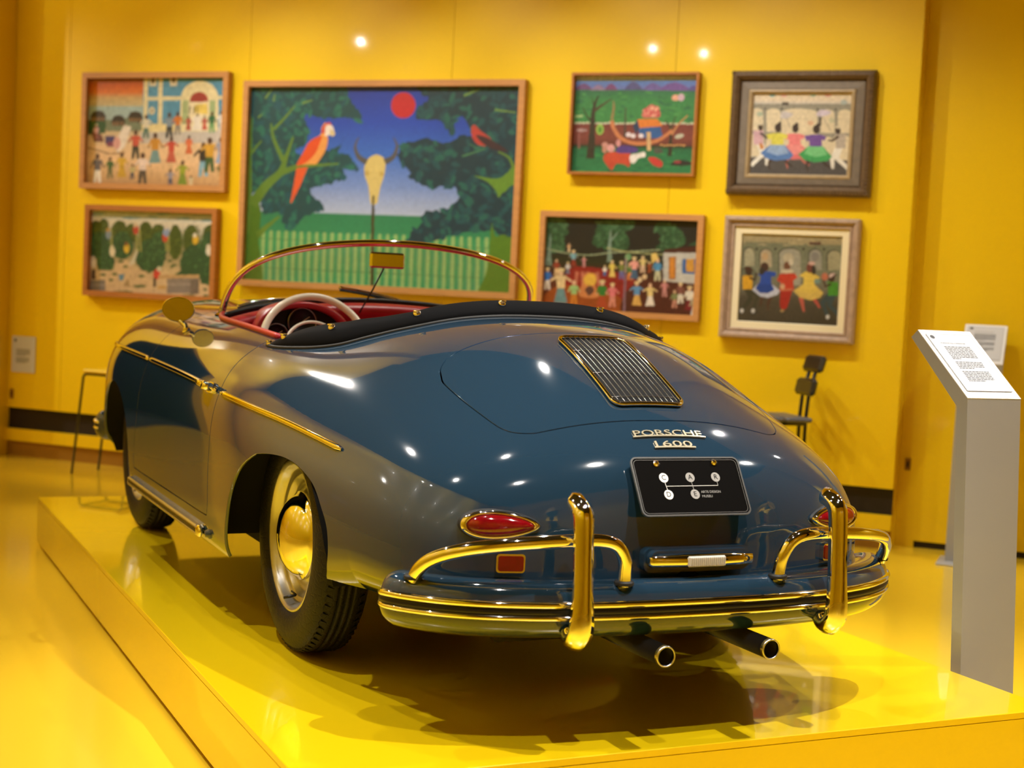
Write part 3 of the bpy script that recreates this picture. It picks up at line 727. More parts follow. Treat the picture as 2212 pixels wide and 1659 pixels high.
for xx, hz, dy in ((-.146, .009, .0), (-.14, .0125, .008), (-.10, .0145, .014), (-.055, .016, .018), (0, .0165, .020), (.055, .016, .018), (.10, .0145, .014), (.14, .0125, .008), (.146, .009, .0)):
    bar.append([(xx+.012, -1.006-max(dy, .001)*(.35+.65*max(0, math.sin(a)))*1.2, .424+hz*math.cos(a)) for a in np.linspace(-.15, math.pi+.15, 11)])
MB().grid(np.array(bar), True).build('chrome_bar', 'chrome', lampb)
ln = MB()
for k in range(18):
    ln.box((.012-.0475+k*.0056, -1.030, .424), (.0040, .010, .022), bev=.0015)
ln.box((.012, -1.027, .424), (.104, .008, .026), bev=.003)
ln.build('lens', 'clear_lens', lampb)

# exhaust tips --------------------------------------------------------------------------------
for sg in (-1, 1):
    ex = MB(); x = sg*.145
    ex.lathe([(.0205, -.6), (.0205, -1.115), (.0215, -1.096), (.0235, -1.096), (.0245, -1.118), (.0245, -.55), (.0205, -.55)], 32, c=(x, 0, .226), axis='y')
    e = ex.build('exhaust_pipe', 'black_trim', car)
    MB().lathe([(.0210, -1.1215), (.0215, -1.1235), (.0240, -1.1235), (.0248, -1.120), (.0248, -1.112)], 32, c=(x, 0, .226), axis='y').build('tip_ring', 'satin_metal', e)
MB().tube([(-.42, -.78, .27), (.42, -.78, .27)], .075, 20).build('silencer', 'black_trim', car)

# engine grille -------------------------------------------------------------------------------
GX, GY0, GY1 = .102, -.742, -.404
def gpt(x, y, off): return tuple(top_pt(np.array(x), np.array(y), off))
ol = rr(GX, (GY1-GY0)/2, .024, 6); ol = [(a, b+(GY0+GY1)/2) for a, b in ol]
pts = []
for k in range(len(ol)):
    a, b = np.array(ol[k]), np.array(ol[(k+1) % len(ol)]); m = max(1, int(np.linalg.norm(b-a)/.02))
    for j in range(m): pts.append(a+(b-a)*j/m)
pts = np.array(pts); pts = top_pt(pts[:, 0], pts[:, 1], .007)
gr = MB().tube(pts, .0055, 8, closed=True).build('engine_grille', 'chrome', car)
xs = np.linspace(-GX+.002, GX-.002, 14); ysg = np.linspace(GY0+.002, GY1-.002, 24)
bk = [top_pt(xs*(.86 if j in (0, 23) else (.96 if j in (1, 22) else 1)), y+0*xs, .0025) for j, y in enumerate(ysg)]
MB().grid(np.array(bk), True).build('grille_backing', 'black_void', gr)
for k in range(12):
    x = -GX+2*GX*(k+1)/13; e = .010 if k in (0, 11) else .002
    MB().tube(top_pt(x+np.zeros(18), np.linspace(GY0+e, GY1-e, 18), .0085), .0015, 6).build('slat', 'slat_metal', gr)
for f in (.085, .40, .74):
    y = GY0+(GY1-GY0)*f
    MB().tube(top_pt(np.linspace(-GX+.003, GX-.003, 9), y+np.zeros(9), .0075), .0015, 6).build('cross_bar', 'slat_metal', gr)

# lettering on the tail -----------------------------------------------------------------------
def surf_text(txt, y_mid, height, width, name):
    V, F = text_mesh(txt, .03, .0014); V = np.array(V)
    V[:, 0] -= (V[:, 0].max()+V[:, 0].min())/2; V[:, 1] -= (V[:, 1].max()+V[:, 1].min())/2
    V[:, 0] *= width/np.ptp(V[:, 0]); V[:, 1] *= height/np.ptp(V[:, 1]); V[:, 2] -= V[:, 2].min()
    def lift(V): V = np.asarray(V, float); return top_pt(V[:, 0], y_mid+V[:, 1]*.80, V[:, 2]+.0015)
    b = MB(); b.add(lift(V), F)
    w2 = width/2+.006; h2 = height/2
    xs = np.linspace(-w2, w2, 18)
    for y0, y1, d in ((-h2-.0035, -h2+.0005, .0040),):
        top = lift([(x, y1, d) for x in xs]); bot = lift([(x, y0, d) for x in xs]); t0 = lift([(x, y1, 0) for x in xs]); b0 = lift([(x, y0, 0) for x in xs])
        b.grid(np.array([t0, top, bot, b0]), False)
    return b.build(name, 'badge_gold', car)
bd = surf_text('PORSCHE', -.836, .020, .196, 'badge'); bd['label'] = 'chrome capital-letter script with an underline bar'
bd = surf_text('1600', -.866, .018, .105, 'badge'); bd['label'] = 'chrome four-digit number with an underline bar'

# number plate ---------------------------------------------------------------------------------
PT = .56; pc = Vector((0, -.958, .594)); vv = Vector((0, math.sin(PT), math.cos(PT))); uu = Vector((1, 0, 0)); nn_ = uu.cross(vv)
pf = lambda a, b, d: tuple(pc+uu*a+vv*b+nn_*d)
plate = MB().prism(rr(.1525, .0762, .016), -.002, 0, pf).build('number_plate', 'plate_black', car)
def rim_ring(w, h, r, wd, d0, d1):
    o = rr(w, h, r); i = rr(w-wd, h-wd, max(.002, r-wd)); n = len(o); m = MB()
    V = [pf(*q, d0) for q in o]+[pf(*q, d1) for q in o]+[pf(*q, d1) for q in i]+[pf(*q, d0) for q in i]
    F = []
    for k in range(n):
        j = (k+1) % n
        for a in range(3): F.append((a*n+k, a*n+j, (a+1)*n+j, (a+1)*n+k))
    return m.add(V, F)
rim_ring(.1535, .0772, .017, .0042, -.003, .0022).build('rim', 'satin_metal', plate)
rim_ring(.1465, .0702, .013, .0016, 0, .0012).build('rim', 'satin_metal', plate)
PQ = [(955, 1110), (1790, 1085), (1885, 1480), (1030, 1525)]
def inv_bil(p, Q):
    u, v = .5, .5; Q = np.array(Q, float); p = np.array(p, float)
    for _ in range(20):
        X = (1-u)*(1-v)*Q[0]+u*(1-v)*Q[1]+u*v*Q[2]+(1-u)*v*Q[3]
        du = (1-v)*(Q[1]-Q[0])+v*(Q[2]-Q[3]); dv = (1-u)*(Q[3]-Q[0])+u*(Q[2]-Q[1])
        d = np.linalg.solve(np.stack([du, dv], 1), p-X); u += d[0]; v += d[1]
    return u, v
def pl(x, y): u, v = inv_bil((x, y), PQ); return ((u-.5)*.305, (.5-v)*.1524)
em = MB(); em2 = MB()
for ch, x, y, m in (('C', 1206, 1247, em), ('D', 1237, 1365, em), ('A', 1411, 1238, em2), ('R', 1612, 1230, em2), ('E', 1443, 1355, em2)):
    a, b = pl(x, y)
    m.prism([(a+.0125*math.cos(q), b+.0125*math.sin(q)) for q in np.linspace(0, 2*math.pi, 28, False)], .0002, .0006, pf)
    V, F = text_mesh(ch, .0185, 0); MB().add([pf(a+v[0], b+v[1], .0009) for v in V], F).build('letter', 'plate_black', plate)
def pline(p, q, m, w=.0006):
    a = Vector(pl(*p)); b = Vector(pl(*q)); t = (b-a).normalized(); s = Vector((-t.y, t.x))*w
    m.prism([tuple(a+s), tuple(b+s), tuple(b-s), tuple(a-s)], .0002, .0006, pf)
pline((1224, 1306), (1628, 1288), em); pline((1214, 1282), (1230, 1332), em)
pline((1420, 1272), (1434, 1322), em2); pline((1622, 1264), (1628, 1288), em2)
for tx, x, y, w in (('ARTE DESIGN', 1568, 1335, .056), ('MUSEU', 1538, 1367, .029)):
    V, F = text_mesh(tx, .009, 0); V = np.array(V); a, b = pl(x, y); V[:, 0] *= w/np.ptp(V[:, 0]); V[:, 1] *= .0062/np.ptp(V[:, 1])
    em2.add([pf(a+v[0], b+v[1], .0007) for v in V], F)
em.build('emblem', 'print_white', plate); em2.build('emblem', 'print_grey', plate)
for x, y in ((1155, 1147), (1606, 1127)):
    a, b = pl(x, y); sc = MB().lathe([(0, .006), (.004, .0055), (.0065, .003), (.0068, 0), (.009, 0), (.009, .001)][::-1], 14).build('screw', 'chrome', plate)
    Mx = Matrix((uu, vv, nn_)).transposed().to_4x4(); Mx.translation = Vector(pf(a, b, .0005))
    for v in sc.data.vertices: v.co = Mx @ v.co
for a in (-.09, .09):
    MB().box(pf(a, .03, -.022), (.02, .05, .04), Matrix((uu, vv, nn_)).transposed()).build('bracket', 'black_trim', plate)

# side mouldings, sills, handles -----------------------------------------------------------------
ty_, tz_ = np.array([2.35, 2.0, 1.4, .63, .446, -.05, -.41]), np.array([.738, .733, .722, .701, .692, .659, .618])
fz = nspline(ty_[::-1], tz_[::-1])
for sg in (-1, 1):
    for y0, y1, nm in ((-.41, .425, 'rear'), (.475, 1.50, 'door'), (1.52, 2.36, 'front')):
        yy = np.linspace(y0, y1, 30); P = side_pt(yy, fz(yy), sg, .003); r = np.full(30, .0085); r[0] = r[-1] = .004
        N = side_n(yy, fz(yy), sg)
        m = MB(); U = np.cross(N, np.gradient(P, axis=0)); U /= np.linalg.norm(U, axis=1, keepdims=True)
        G = np.array([[P[i]+(U[i]*math.cos(a)+N[i]*math.sin(a)*.75)*r[i] for a in np.linspace(0, math.pi, 9)] for i in range(30)])
        m.grid(G, True, flip=sg > 0); m.F += [tuple(range(9)), tuple(range(29*9, 30*9))]; m.S += [False]*2
        m.build('side_moulding', 'chrome', car if nm != 'door' else (doorL if sg < 0 else doorR))
    # sill deco strip
    yy = np.linspace(.525, 1.70, 40); P = side_pt(yy, .2545+0*yy, sg, .012)
    sec = [(-.014, -.017), (.004, -.0165), (.0095, -.012), (.010, -.008), (.007, -.005), (.007, .005), (.010, .008), (.0095, .012), (.004, .0165), (-.014, .017)]
    G = np.array([[(p[0]+sg*a*(1 if 0 < i < 39 else .5), p[1], p[2]+b*(1 if 0 < i < 39 else .6)) for a, b in sec] for i, p in enumerate(P)])
    m = MB().grid(G, False, flip=sg < 0); m.F += [tuple(range(10)), tuple(range(390, 400))[::-1]]; m.S += [False]*2
    sl = m.build('sill_strip', 'satin_metal', car)
    MB().grid(np.array([[(p[0]+sg*.0082, p[1], p[2]+b) for b in (-.005, .005)] for p in P[1:-1]]), False).build('rubber_insert', 'black_trim', sl)
    o = MB().lathe([(0, .018), (.010, .017), (.016, .010), (.018, 0), (.018, -.02)], 20, c=(0, 0, 0), axis='z').build('end_cap', 'chrome', sl)
    q = P[0]
    for v in o.data.vertices: c = v.co.copy(); v.co = Vector((q[0]+sg*(.0+c.x*.5), q[1]-c.z+.004, q[2]+c.y))
    jp = side_pt(np.array(.452), np.array(.258), sg, .004); m = MB(); m.lathe([(0, .010), (.010, .009), (.013, 0), (.017, -.002), (.017, -.008)][::-1], 20, axis='x')
    jo = m.build('jack_plug', 'car_paint', car)
    for v in jo.data.vertices: v.co = Vector((jp[0]+sg*v.co.x, jp[1]+v.co.y, jp[2]+v.co.z))
    # door handle
    hy, hz = .535, float(fz(np.array(.535))); n = side_n(np.array(hy), np.array(hz), sg); f = frame_at(side_pt(np.array(hy), np.array(hz), sg), n, (0, 0, 1))
    d = sg                                                     # local +a points along the car
    hb = MB(); hb.prism([(a*1.0, b) for a, b in rr(.030, .017, .014)], -.004, .008, f)
    hb.tube([f(sg*-.02, 0, .006), f(sg*-.02, 0, .022), f(sg*.0, .001, .031), f(sg*.035, .002, .033), f(sg*.075, .001, .027), f(sg*.092, 0, .012), f(sg*.095, 0, .002)], [.011, .011, .011, .0105, .0095, .008, .006], 12)
    hb.tube([f(sg*-.022, 0, .010), f(sg*-.024, 0, .040)], .0135, 14)
    h = hb.build('door_handle', 'chrome', doorL if sg < 0 else doorR)

# hood cover (folded-top boot) ------------------------------------------------------------------
BO = [(.0, -.104), (.147, -.100), (.26, -.083), (.358, -.055), (.43, -.003), (.49, .050), (.548, .100), (.600, .178), (.640, .268), (.664, .345), (.672, .405)]
BO = np.array(catmull([np.array(q) for q in BO], 6))
full = np.concatenate([BO[::-1]*[-1, 1], BO[1:]])
T = np.gradient(full, axis=0); T /= np.linalg.norm(T, axis=1, keepdims=True); IN = np.stack([-T[:, 1], T[:, 0]], 1)
IN *= np.sign(np.sum(IN*(np.array([0, .8])-full), 1, keepdims=True))
s_ = np.linspace(-1, 1, len(full)); e_ = 1-np.abs(s_)**6
hgt = (.042+.036*np.exp(-((np.abs(s_)-.72)/.24)**2))*e_; wid = (.075+.045*np.exp(-((np.abs(s_)-.72)/.2)**2))*(e_*.85+.15)
rows = []
for f1, f2 in ((.0, -.006), (-.015, .10), (.02, .30), (.12, .62), (.28, .86), (.46, .98), (.62, 1.0), (.80, .93), (.95, .70), (1.02, .35), (1.0, -.3), (.97, -1.4)):
    q = full+IN*(wid*f1)[:, None]; base = top_pt(full[:, 0], full[:, 1], .004); z = base[:, 2]+hgt*f2+(.0 if f2 > 0 else 0)
    fl_ = np.clip(f1, 0, 1); rows.append(np.stack([q[:, 0], q[:, 1], z], 1))
boot = MB().grid(np.array(rows), True).build('hood_cover', 'boot_cloth', car)
boot['label'] = 'black cloth cover buttoned over the folded soft top'
bo = MB().tube([tuple(p) for p in top_pt(full[:, 0], full[:, 1], .001)], .006, 8).build('piping', 'black_rubber', boot)
def snap(i, f1=.22, f2=.78):
    q = full[i]+IN[i]*wid[i]*f1; z = top_pt(full[i, 0], full[i, 1], .004)[2]+hgt[i]*f2
    n = Vector((-IN[i][0]*.75, -IN[i][1]*.75, .7)); f = frame_at((q[0], q[1], z), n)
    m = MB(); m.tube([f(0, 0, -.002), f(0, 0, .003), f(0, 0, .0065)], [.0115, .0115, .008], 12); m.tube([f(0, 0, .006), f(0, 0, .010)], .0055, 10); m.tube([f(-.009, 0, .0095), f(.009, 0, .0095)], .0035, 8)
    return m.build('snap_fastener', 'chrome', boot)
N_ = len(full)-1
for fr in (.012, .065, .175, .34, .455, .575, .70, .83, .935, .988): snap(int(round(fr*N_)))

# cockpit: tub, rim roll, dashboard, gauges, wheel, seats ------------------------------------------
cp = np.array(CPT); rimz = top_pt(cp[:, 0], cp[:, 1], -.004)
low = np.stack([cp[:, 0]*.93, .70+(cp[:, 1]-.70)*.95, 0*cp[:, 0]+.26], 1)
mid = np.stack([cp[:, 0]*.97, .70+(cp[:, 1]-.70)*.985, rimz[:, 2]-.12], 1)
G = np.array([rimz, mid, low]); G = np.concatenate([G, G[:, :1]], 1)
tub = MB().grid(G, True); tub.add(low, [tuple(range(len(low)))]); tub.build('cockpit_lining', 'red_leather', car)
k = [i for i in range(len(cp)) if .40 < cp[i, 1] < 1.24]
for sg in (-1, 1):
    kk = sorted([i for i in k if cp[i, 0]*sg > .3], key=lambda i: cp[i, 1])
    MB().tube([tuple(top_pt(cp[i, 0]*.992, cp[i, 1], .004)) for i in kk], .010, 10).build('rim_roll', 'red_leather', doorL if sg < 0 else doorR)
dx = np.linspace(-.61, .61, 41); rows = []
for x in dx:
    a = (x/.61)**2; zt = .970-.058*a-.02*a*a; yf = 1.245-.10*a
    rows.append([(x, yf+.085, zt-.016), (x, yf+.04, zt-.002), (x, yf+.0, zt-.002), (x, yf-.03, zt-.014), (x, yf-.042, zt-.030), (x, yf-.036, zt-.046), (x, yf-.016, zt-.058), (x, yf-.014, zt-.066), (x, yf-.024, zt-.082), (x, yf-.03, zt-.11), (x, yf-.02, zt-.16), (x, yf+.0, zt-.21)])
dash = MB().grid(np.array(rows), True).build('dashboard', 'red_leather', car)
MB().tube([(x, 1.245-.10*(x/.61)**2+.075, .975-.058*(x/.61)**2-.02*(x/.61)**4) for x in dx], .012, 8).build('cowl_edge', 'black_trim', dash)
# instrument hood and black panel
gh = []
for a in np.linspace(-.25, math.pi+.25, 29):
    cx, cz = -.352+.166*math.cos(a), .852+.102*math.sin(a)
    gh.append([(cx+.010*math.cos(a), 1.20, cz+.010*math.sin(a)), (cx+.012*math.cos(a), 1.088, cz+.012*math.sin(a)), (cx+.004*math.cos(a), 1.074, cz+.004*math.sin(a)), (cx-.010*math.cos(a), 1.079, cz-.010*math.sin(a)), (cx-.012*math.cos(a), 1.12, cz-.012*math.sin(a))])
MB().grid(np.array(gh), True).build('instrument_hood', 'red_leather', dash)
MB().prism([(-.352+.162*math.cos(a), .852+.099*math.sin(a)) for a in np.linspace(-.3, math.pi+.3, 30)], 1.112, 1.15, lambda x, y, d: (x, d, y)).build('instrument_panel', 'gauge_black', dash)
for gx, gz, r in ((-.352, .892, .052), (-.445, .842, .043), (-.255, .846, .043)):
    g = MB().lathe([(0, 1.105), (r*.9, 1.105), (r*.92, 1.096), (r, 1.094), (r*1.06, 1.100), (r*1.06, 1.115)], 32, c=(gx, 0, gz), axis='y').build('gauge', 'gauge_black', dash)
    MB().lathe([(r*.93, 1.098), (r*.97, 1.091), (r*1.05, 1.094), (r*1.07, 1.108)], 32, c=(gx, 0, gz), axis='y').build('bezel', 'slat_metal', dash)
    MB().tube([(gx, 1.103, gz), (gx+r*.55, 1.103, gz+r*.4)], .0015, 6).build('needle', 'cream_plastic', dash)
swx, swy, swz, swt, swr = -.364, .886, .808, .353, .190
def swp(a, r, d=0): return (swx+r*math.cos(a), swy+r*math.sin(a)*math.sin(swt)+d*math.cos(swt), swz+r*math.sin(a)*math.cos(swt)-d*math.sin(swt))
sw = MB().tube([swp(2*math.pi*k/64, swr) for k in range(64)], .0125, 12, closed=True).build('steering_wheel', 'cream_plastic', car)
MB().tube([swp(2*math.pi*k/48, .105, .02) for k in range(48)], .0052, 8, closed=True).build('horn_ring', 'cream_plastic', sw)
for a in (0.0, math.pi, 1.5*math.pi):
    MB().tube([swp(a, .03, .035), swp(a, .10, .03), swp(a, swr, 0)], [.010, .008, .007], 8, flat=.5).build('spoke', 'cream_plastic', sw)
MB().tube([swp(0, 0, .02), swp(0, 0, .04), swp(0, 0, .06), swp(0, 0, .32)], [.032, .038, .02, .018], 16).build('hub', 'cream_plastic', sw)
for sx in (-1, 1):
    rows = []
    for f, y, z, w in ((0, .36, .80, .14), (.15, .33, .79, .18), (.4, .36, .62, .20), (.7, .41, .48, .21), (1, .45, .42, .20)):
        rows.append([(sx*.33+w*math.cos(a), y+.045*math.sin(a), z+.0*math.sin(a)) for a in np.linspace(0, 2*math.pi, 25)])
    st = MB().grid(np.array(rows), True)
    st.box((sx*.33, .62, .40), (.40, .42, .13), bev=.045); st.build('seat', 'red_leather', car)
# windscreen -----------------------------------------------------------------------------------
def wsf(a):
    h = abs(math.cos(a*math.pi/2))**.566; return np.array((.597*math.sin(a*math.pi/2), 1.284+(1.044-1.284)*h, .899+(1.189-.899)*h))
aa = np.concatenate([np.linspace(-1, -.93, 8)[:-1], np.linspace(-.93, .93, 61), np.linspace(.93, 1, 8)[1:]])
frm = MB().tube([tuple(wsf(a)) for a in aa], [.0125]*len(aa), 12).build('windscreen_frame', 'chrome', car)
def wsb(a): x = .597*math.sin(a*math.pi/2); return np.array((x, 1.284+.105*(1-(x/.597)**2), .899+.070*(1-(x/.597)**2)))
G = np.array([[wsf(a)*(1-f)+wsb(a)*f+np.array((0, .035*math.sin(f*math.pi)*(1-abs(a)**2), 0)) for f in np.linspace(.02, 1, 10)] for a in aa])
MB().grid(G, True).build('glass_pane', 'windscreen_glass', frm)
MB().tube([tuple(wsb(a)) for a in aa], .009, 8).build('base_seal', 'black_rubber', frm)
for sx in (-1, 1): MB().box((sx*.600, 1.275, .895), (.03, .07, .03), bev=.008).build('post_foot', 'chrome', frm)
for P in ([(-.135, 1.345, 1.020), (-.06, 1.362, 1.012), (.03, 1.365, .998), (.10, 1.362, .984), (.155, 1.37, .968)], [(-.535, 1.292, .934), (-.47, 1.325, .952), (-.40, 1.345, .962), (-.33, 1.36, .966)]):
    wb_ = MB().tube(arc_pts(P, 4), .0065, 8).build('wiper', 'chrome', car)
    MB().tube([(p[0], p[1]-.004, p[2]-.010) for p in arc_pts(P, 4)], .004, 6).build('blade', 'black_rubber', wb_)
# mirrors
im = MB(); im.box((-.031, 1.128, 1.128), (.135, .014, .058), bev=.006); im = im.build('inside_mirror', 'chrome', car)
MB().box((-.031, 1.119, 1.128), (.124, .004, .047), bev=.0015).build('mirror_face', 'mirror_glass', im)
MB().tube([(-.040, 1.135, 1.10), (-.075, 1.145, 1.02), (-.118, 1.16, .932)], .0035, 8).build('stay', 'black_trim', im)
for sx in (-1, 1):
    c = Vector((sx*.74, 1.335, .915)); n = Vector((sx*.10-.16, -.985, -.03)).normalized(); f = frame_at(c, n)
    prof = [(1.0, 0), (1.04, -.004), (1.04, -.010), (.92, -.024), (.6, -.036), (.2, -.040), (0.001, -.0405)]
    G = np.array([[f(.056*r*math.cos(q), .0435*r*math.sin(q), h) for q in np.linspace(0, 2*math.pi, 33)] for r, h in prof])
    m = MB().grid(G, True).build('door_mirror', 'chrome', car)
    MB().prism([(.0545*math.cos(q), .042*math.sin(q)) for q in np.linspace(0, 2*math.pi, 40, False)], -.004, .001, f).build('mirror_face', 'mirror_glass', m)
    foot = top_pt(np.array(sx*.715), np.array(1.30), 0)
    MB().tube([tuple(c+Vector((0, .02, -.035))), (foot[0], foot[1]+.012, foot[2]+.02), tuple(foot-np.array((0, 0, .004)))], [.008, .009, .016], 12).build('stalk', 'chrome', m)
# headlamps
for sx in (-1, 1):
    c = Vector((sx*.585, 2.665, .655)); n = Vector((sx*.12, .97, .18)).normalized(); f = frame_at(c, n)
    G = np.array([[f(r*math.cos(q), r*math.sin(q), h) for q in np.linspace(0, 2*math.pi, 41)] for r, h in ((.108, -.16), (.106, .0), (.104, .01), (.096, .016), (.09, .012))])
    hl = MB().grid(G, True).build('headlamp', 'chrome', car)
    G = np.array([[f(.092*math.cos(b)*math.cos(q), .092*math.cos(b)*math.sin(q), .012+.025*math.sin(b)) for q in np.linspace(0, 2*math.pi, 41)] for b in np.linspace(0, math.pi/2*.99, 8)])
    MB().grid(G, True).build('lens', 'clear_lens', hl)
# ---------------------------------------------------------------- pictures on the wall
class Art:
    """a flat painting: colours are laid down shape by shape on a fine grid (points given in sketch pixels)"""
    def __init__(s, Q, w, h, ss=2):
        s.Q = Q; s.w, s.h, s.ss = w, h, ss; s.W, s.H = w*ss, h*ss
        s.I = np.zeros((s.H, s.W, 3)); yy, xx = np.mgrid[0:s.H, 0:s.W]; s.X = (xx+.5)/s.W; s.Y = (yy+.5)/s.H
        s.sx = np.linalg.norm(np.array(Q[1], float)-np.array(Q[0])); s.sy = np.linalg.norm(np.array(Q[3], float)-np.array(Q[0]))
    def uv(s, p): return inv_bil(p, s.Q)
    def uvs(s, P):
        P = np.asarray(P, float); Q = np.array(s.Q, float); u = np.full(len(P), .5); v = u.copy()
        for _ in range(9):
            X = ((1-u)*(1-v))[:, None]*Q[0]+(u*(1-v))[:, None]*Q[1]+(u*v)[:, None]*Q[2]+((1-u)*v)[:, None]*Q[3]
            du = (1-v)[:, None]*(Q[1]-Q[0])+v[:, None]*(Q[2]-Q[3]); dv = (1-u)[:, None]*(Q[3]-Q[0])+u[:, None]*(Q[2]-Q[1]); r = P-X
            D = du[:, 0]*dv[:, 1]-du[:, 1]*dv[:, 0]; u = u+(r[:, 0]*dv[:, 1]-r[:, 1]*dv[:, 0])/D; v = v+(du[:, 0]*r[:, 1]-du[:, 1]*r[:, 0])/D
        return np.stack([u, v], 1)
    def _put(s, m, c, sl):
        col = s2l(c); I = s.I[sl]; I[m] = col
    def poly(s, pts, c):
        P = s.uvs(pts)
        x0, y0 = P.min(0); x1, y1 = P.max(0)
        sl = (slice(max(0, int(y0*s.H)), min(s.H, int(y1*s.H)+2)), slice(max(0, int(x0*s.W)), min(s.W, int(x1*s.W)+2)))
        X, Y = s.X[sl], s.Y[sl]; ins = np.zeros(X.shape, bool)
        for i in range(len(P)):
            a, b = P[i], P[(i+1) % len(P)]
            if a[1] == b[1]: continue
            ins ^= ((a[1] > Y) != (b[1] > Y)) & (X < a[0]+(Y-a[1])*(b[0]-a[0])/(b[1]-a[1]))
        s._put(ins, c, sl)
    def rect(s, x0, y0, x1, y1, c): s.poly([(x0, y0), (x1, y0), (x1, y1), (x0, y1)], c)
    def ell(s, cx, cy, rx, ry, c, rot=0.0, n=22):
        k, q = math.cos(rot), math.sin(rot)
        s.poly([(cx+rx*math.cos(a)*k-ry*math.sin(a)*q, cy+rx*math.cos(a)*q+ry*math.sin(a)*k) for a in np.linspace(0, 2*math.pi, n, False)], c)
    def line(s, pts, w, c, w1=None):
        w1 = w if w1 is None else w1; P = np.array(pts, float); n = len(P); T = np.gradient(P, axis=0); T /= np.linalg.norm(T, axis=1, keepdims=True)+1e-9
        N = np.stack([-T[:, 1], T[:, 0]], 1)*np.linspace(w, w1, n)[:, None]/2
        s.poly(list(P+N)+list((P-N)[::-1]), c)
    def curve(s, pts, w, c, w1=None): s.line(catmull(pts, 6), w, c, w1)
    def blob(s, pts, c, jag=0.0, n=6):
        P = np.array(catmull(pts, n, True))
        if jag: P = P+rng.normal(0, jag, P.shape)
        s.poly(P, c)
    def grad(s, y0, y1, stops, x0=None, x1=None):
        """horizontal bands blended downwards between two sketch heights (measured at the left edge)"""
        v0 = s.uv((s.Q[0][0], y0))[1]; v1 = s.uv((s.Q[0][0], y1))[1]
        u0 = 0 if x0 is None else s.uv((x0, y0))[0]; u1 = 1 if x1 is None else s.uv((x1, y0))[0]
        m = (s.Y >= v0) & (s.Y < v1) & (s.X >= u0) & (s.X < u1); f = (s.Y[m]-v0)/(v1-v0)
        cs = np.array([s2l(c) for _, c in stops]); ts = [t for t, _ in stops]
        s.I[m] = np.stack([np.interp(f, ts, cs[:, k]) for k in range(3)], -1)
    def leaves(s, pts, cols, n, r, jag=3):
        """a crown: dark outline shape with lighter dabs inside"""
        P = np.array(catmull(pts, 6, True)); s.poly(P+rng.normal(0, jag, P.shape), cols[0])
        x0, y0 = P.min(0); x1, y1 = P.max(0); k = 0
        while k < n:
            q = np.array((rng.uniform(x0, x1), rng.uniform(y0, y1))); ins = False
            for i in range(len(P)):
                a, b = P[i], P[(i+1) % len(P)]
                if (a[1] > q[1]) != (b[1] > q[1]) and q[0] < a[0]+(q[1]-a[1])*(b[0]-a[0])/(b[1]-a[1]): ins = not ins
            if ins: s.ell(q[0], q[1], r*rng.uniform(.5, 1.2), r*rng.uniform(.25, .6), cols[1+int(rng.integers(len(cols)-1))], rng.uniform(0, 3), 9)
            k += 1
    def fig(s, x, y, h, top, low, skin=(80, 50, 35), hat=None, kind='legs', arm=0.0, wd=1.0):
        """small standing figure: feet at (x, y), height h"""
        w = h*.13*wd; hd = y-h
        if kind == 'legs':
            s.poly([(x-w*.8, y-h*.48), (x+w*.8, y-h*.48), (x+w*1.1, y), (x+w*.35, y), (x, y-h*.3), (x-w*.35, y), (x-w*1.1, y)], low)
        else:
            s.poly([(x-w*.6, y-h*.5), (x+w*.6, y-h*.5), (x+w*1.5, y-h*.02), (x-w*1.5, y-h*.02)], low)
        s.poly([(x-w, y-h*.80), (x+w, y-h*.80), (x+w*.85, y-h*.44), (x-w*.85, y-h*.44)], top)
        for sg in (-1, 1):
            ex = x+sg*(w*1.5+arm*h*.14); ey = y-h*(.50+arm*.22); s.line([(x+sg*w*.9, y-h*.76), (ex, ey)], h*.07, top, h*.05); s.ell(ex, ey, h*.03, h*.03, skin, 0, 8)
        s.ell(x, hd+h*.10, h*.075, h*.10, skin, 0, 12)
        if hat: s.ell(x, hd+h*.04, h*.11, h*.05, hat, 0, 10)
    def finish(s, amt=.06, sc=3):
        n = rng.normal(0, 1, (s.h//sc+2, s.w//sc+2)); n = np.kron(n, np.ones((sc, sc)))[:s.h, :s.w]
        I = s.I.reshape(s.h, s.ss, s.w, s.ss, 3).mean((1, 3)); return np.clip(.80*I*(1+amt*n[..., None]), 0, 1)
def canvas_mesh(name, img, w, h, parent, y=0.0):
    """grid of vertices carrying the painting; local x to the right, z up, facing -y"""
    H, W = img.shape[:2]
    X, Z = np.meshgrid((np.arange(W)/(W-1)-.5)*w, (.5-np.arange(H)/(H-1))*h)
    V = np.stack([X, np.full_like(X, y), Z], -1).reshape(-1, 3)
    I = np.arange(W*H).reshape(H, W); Fq = np.stack([I[1:, :-1], I[1:, 1:], I[:-1, 1:], I[:-1, :-1]], -1).reshape(-1, 4); nq = len(Fq)
    me = bpy.data.meshes.new(name); me.vertices.add(len(V)); me.vertices.foreach_set('co', V.ravel().astype(np.float32))
    me.loops.add(4*nq); me.loops.foreach_set('vertex_index', Fq.ravel().astype(np.int32))
    me.polygons.add(nq); me.polygons.foreach_set('loop_start', (np.arange(nq)*4).astype(np.int32)); me.update(calc_edges=True)
    ca = me.color_attributes.new('paint', 'FLOAT_COLOR', 'POINT')
    ca.data.foreach_set('color', np.concatenate([img.reshape(-1, 3), np.ones((W*H, 1))], 1).ravel().astype(np.float32))
    return link(name, me, 'oil_paint', parent)
WALL_ROT = math.atan2(WD[1], WD[0])                     # local +x along the wall, local -y into the room
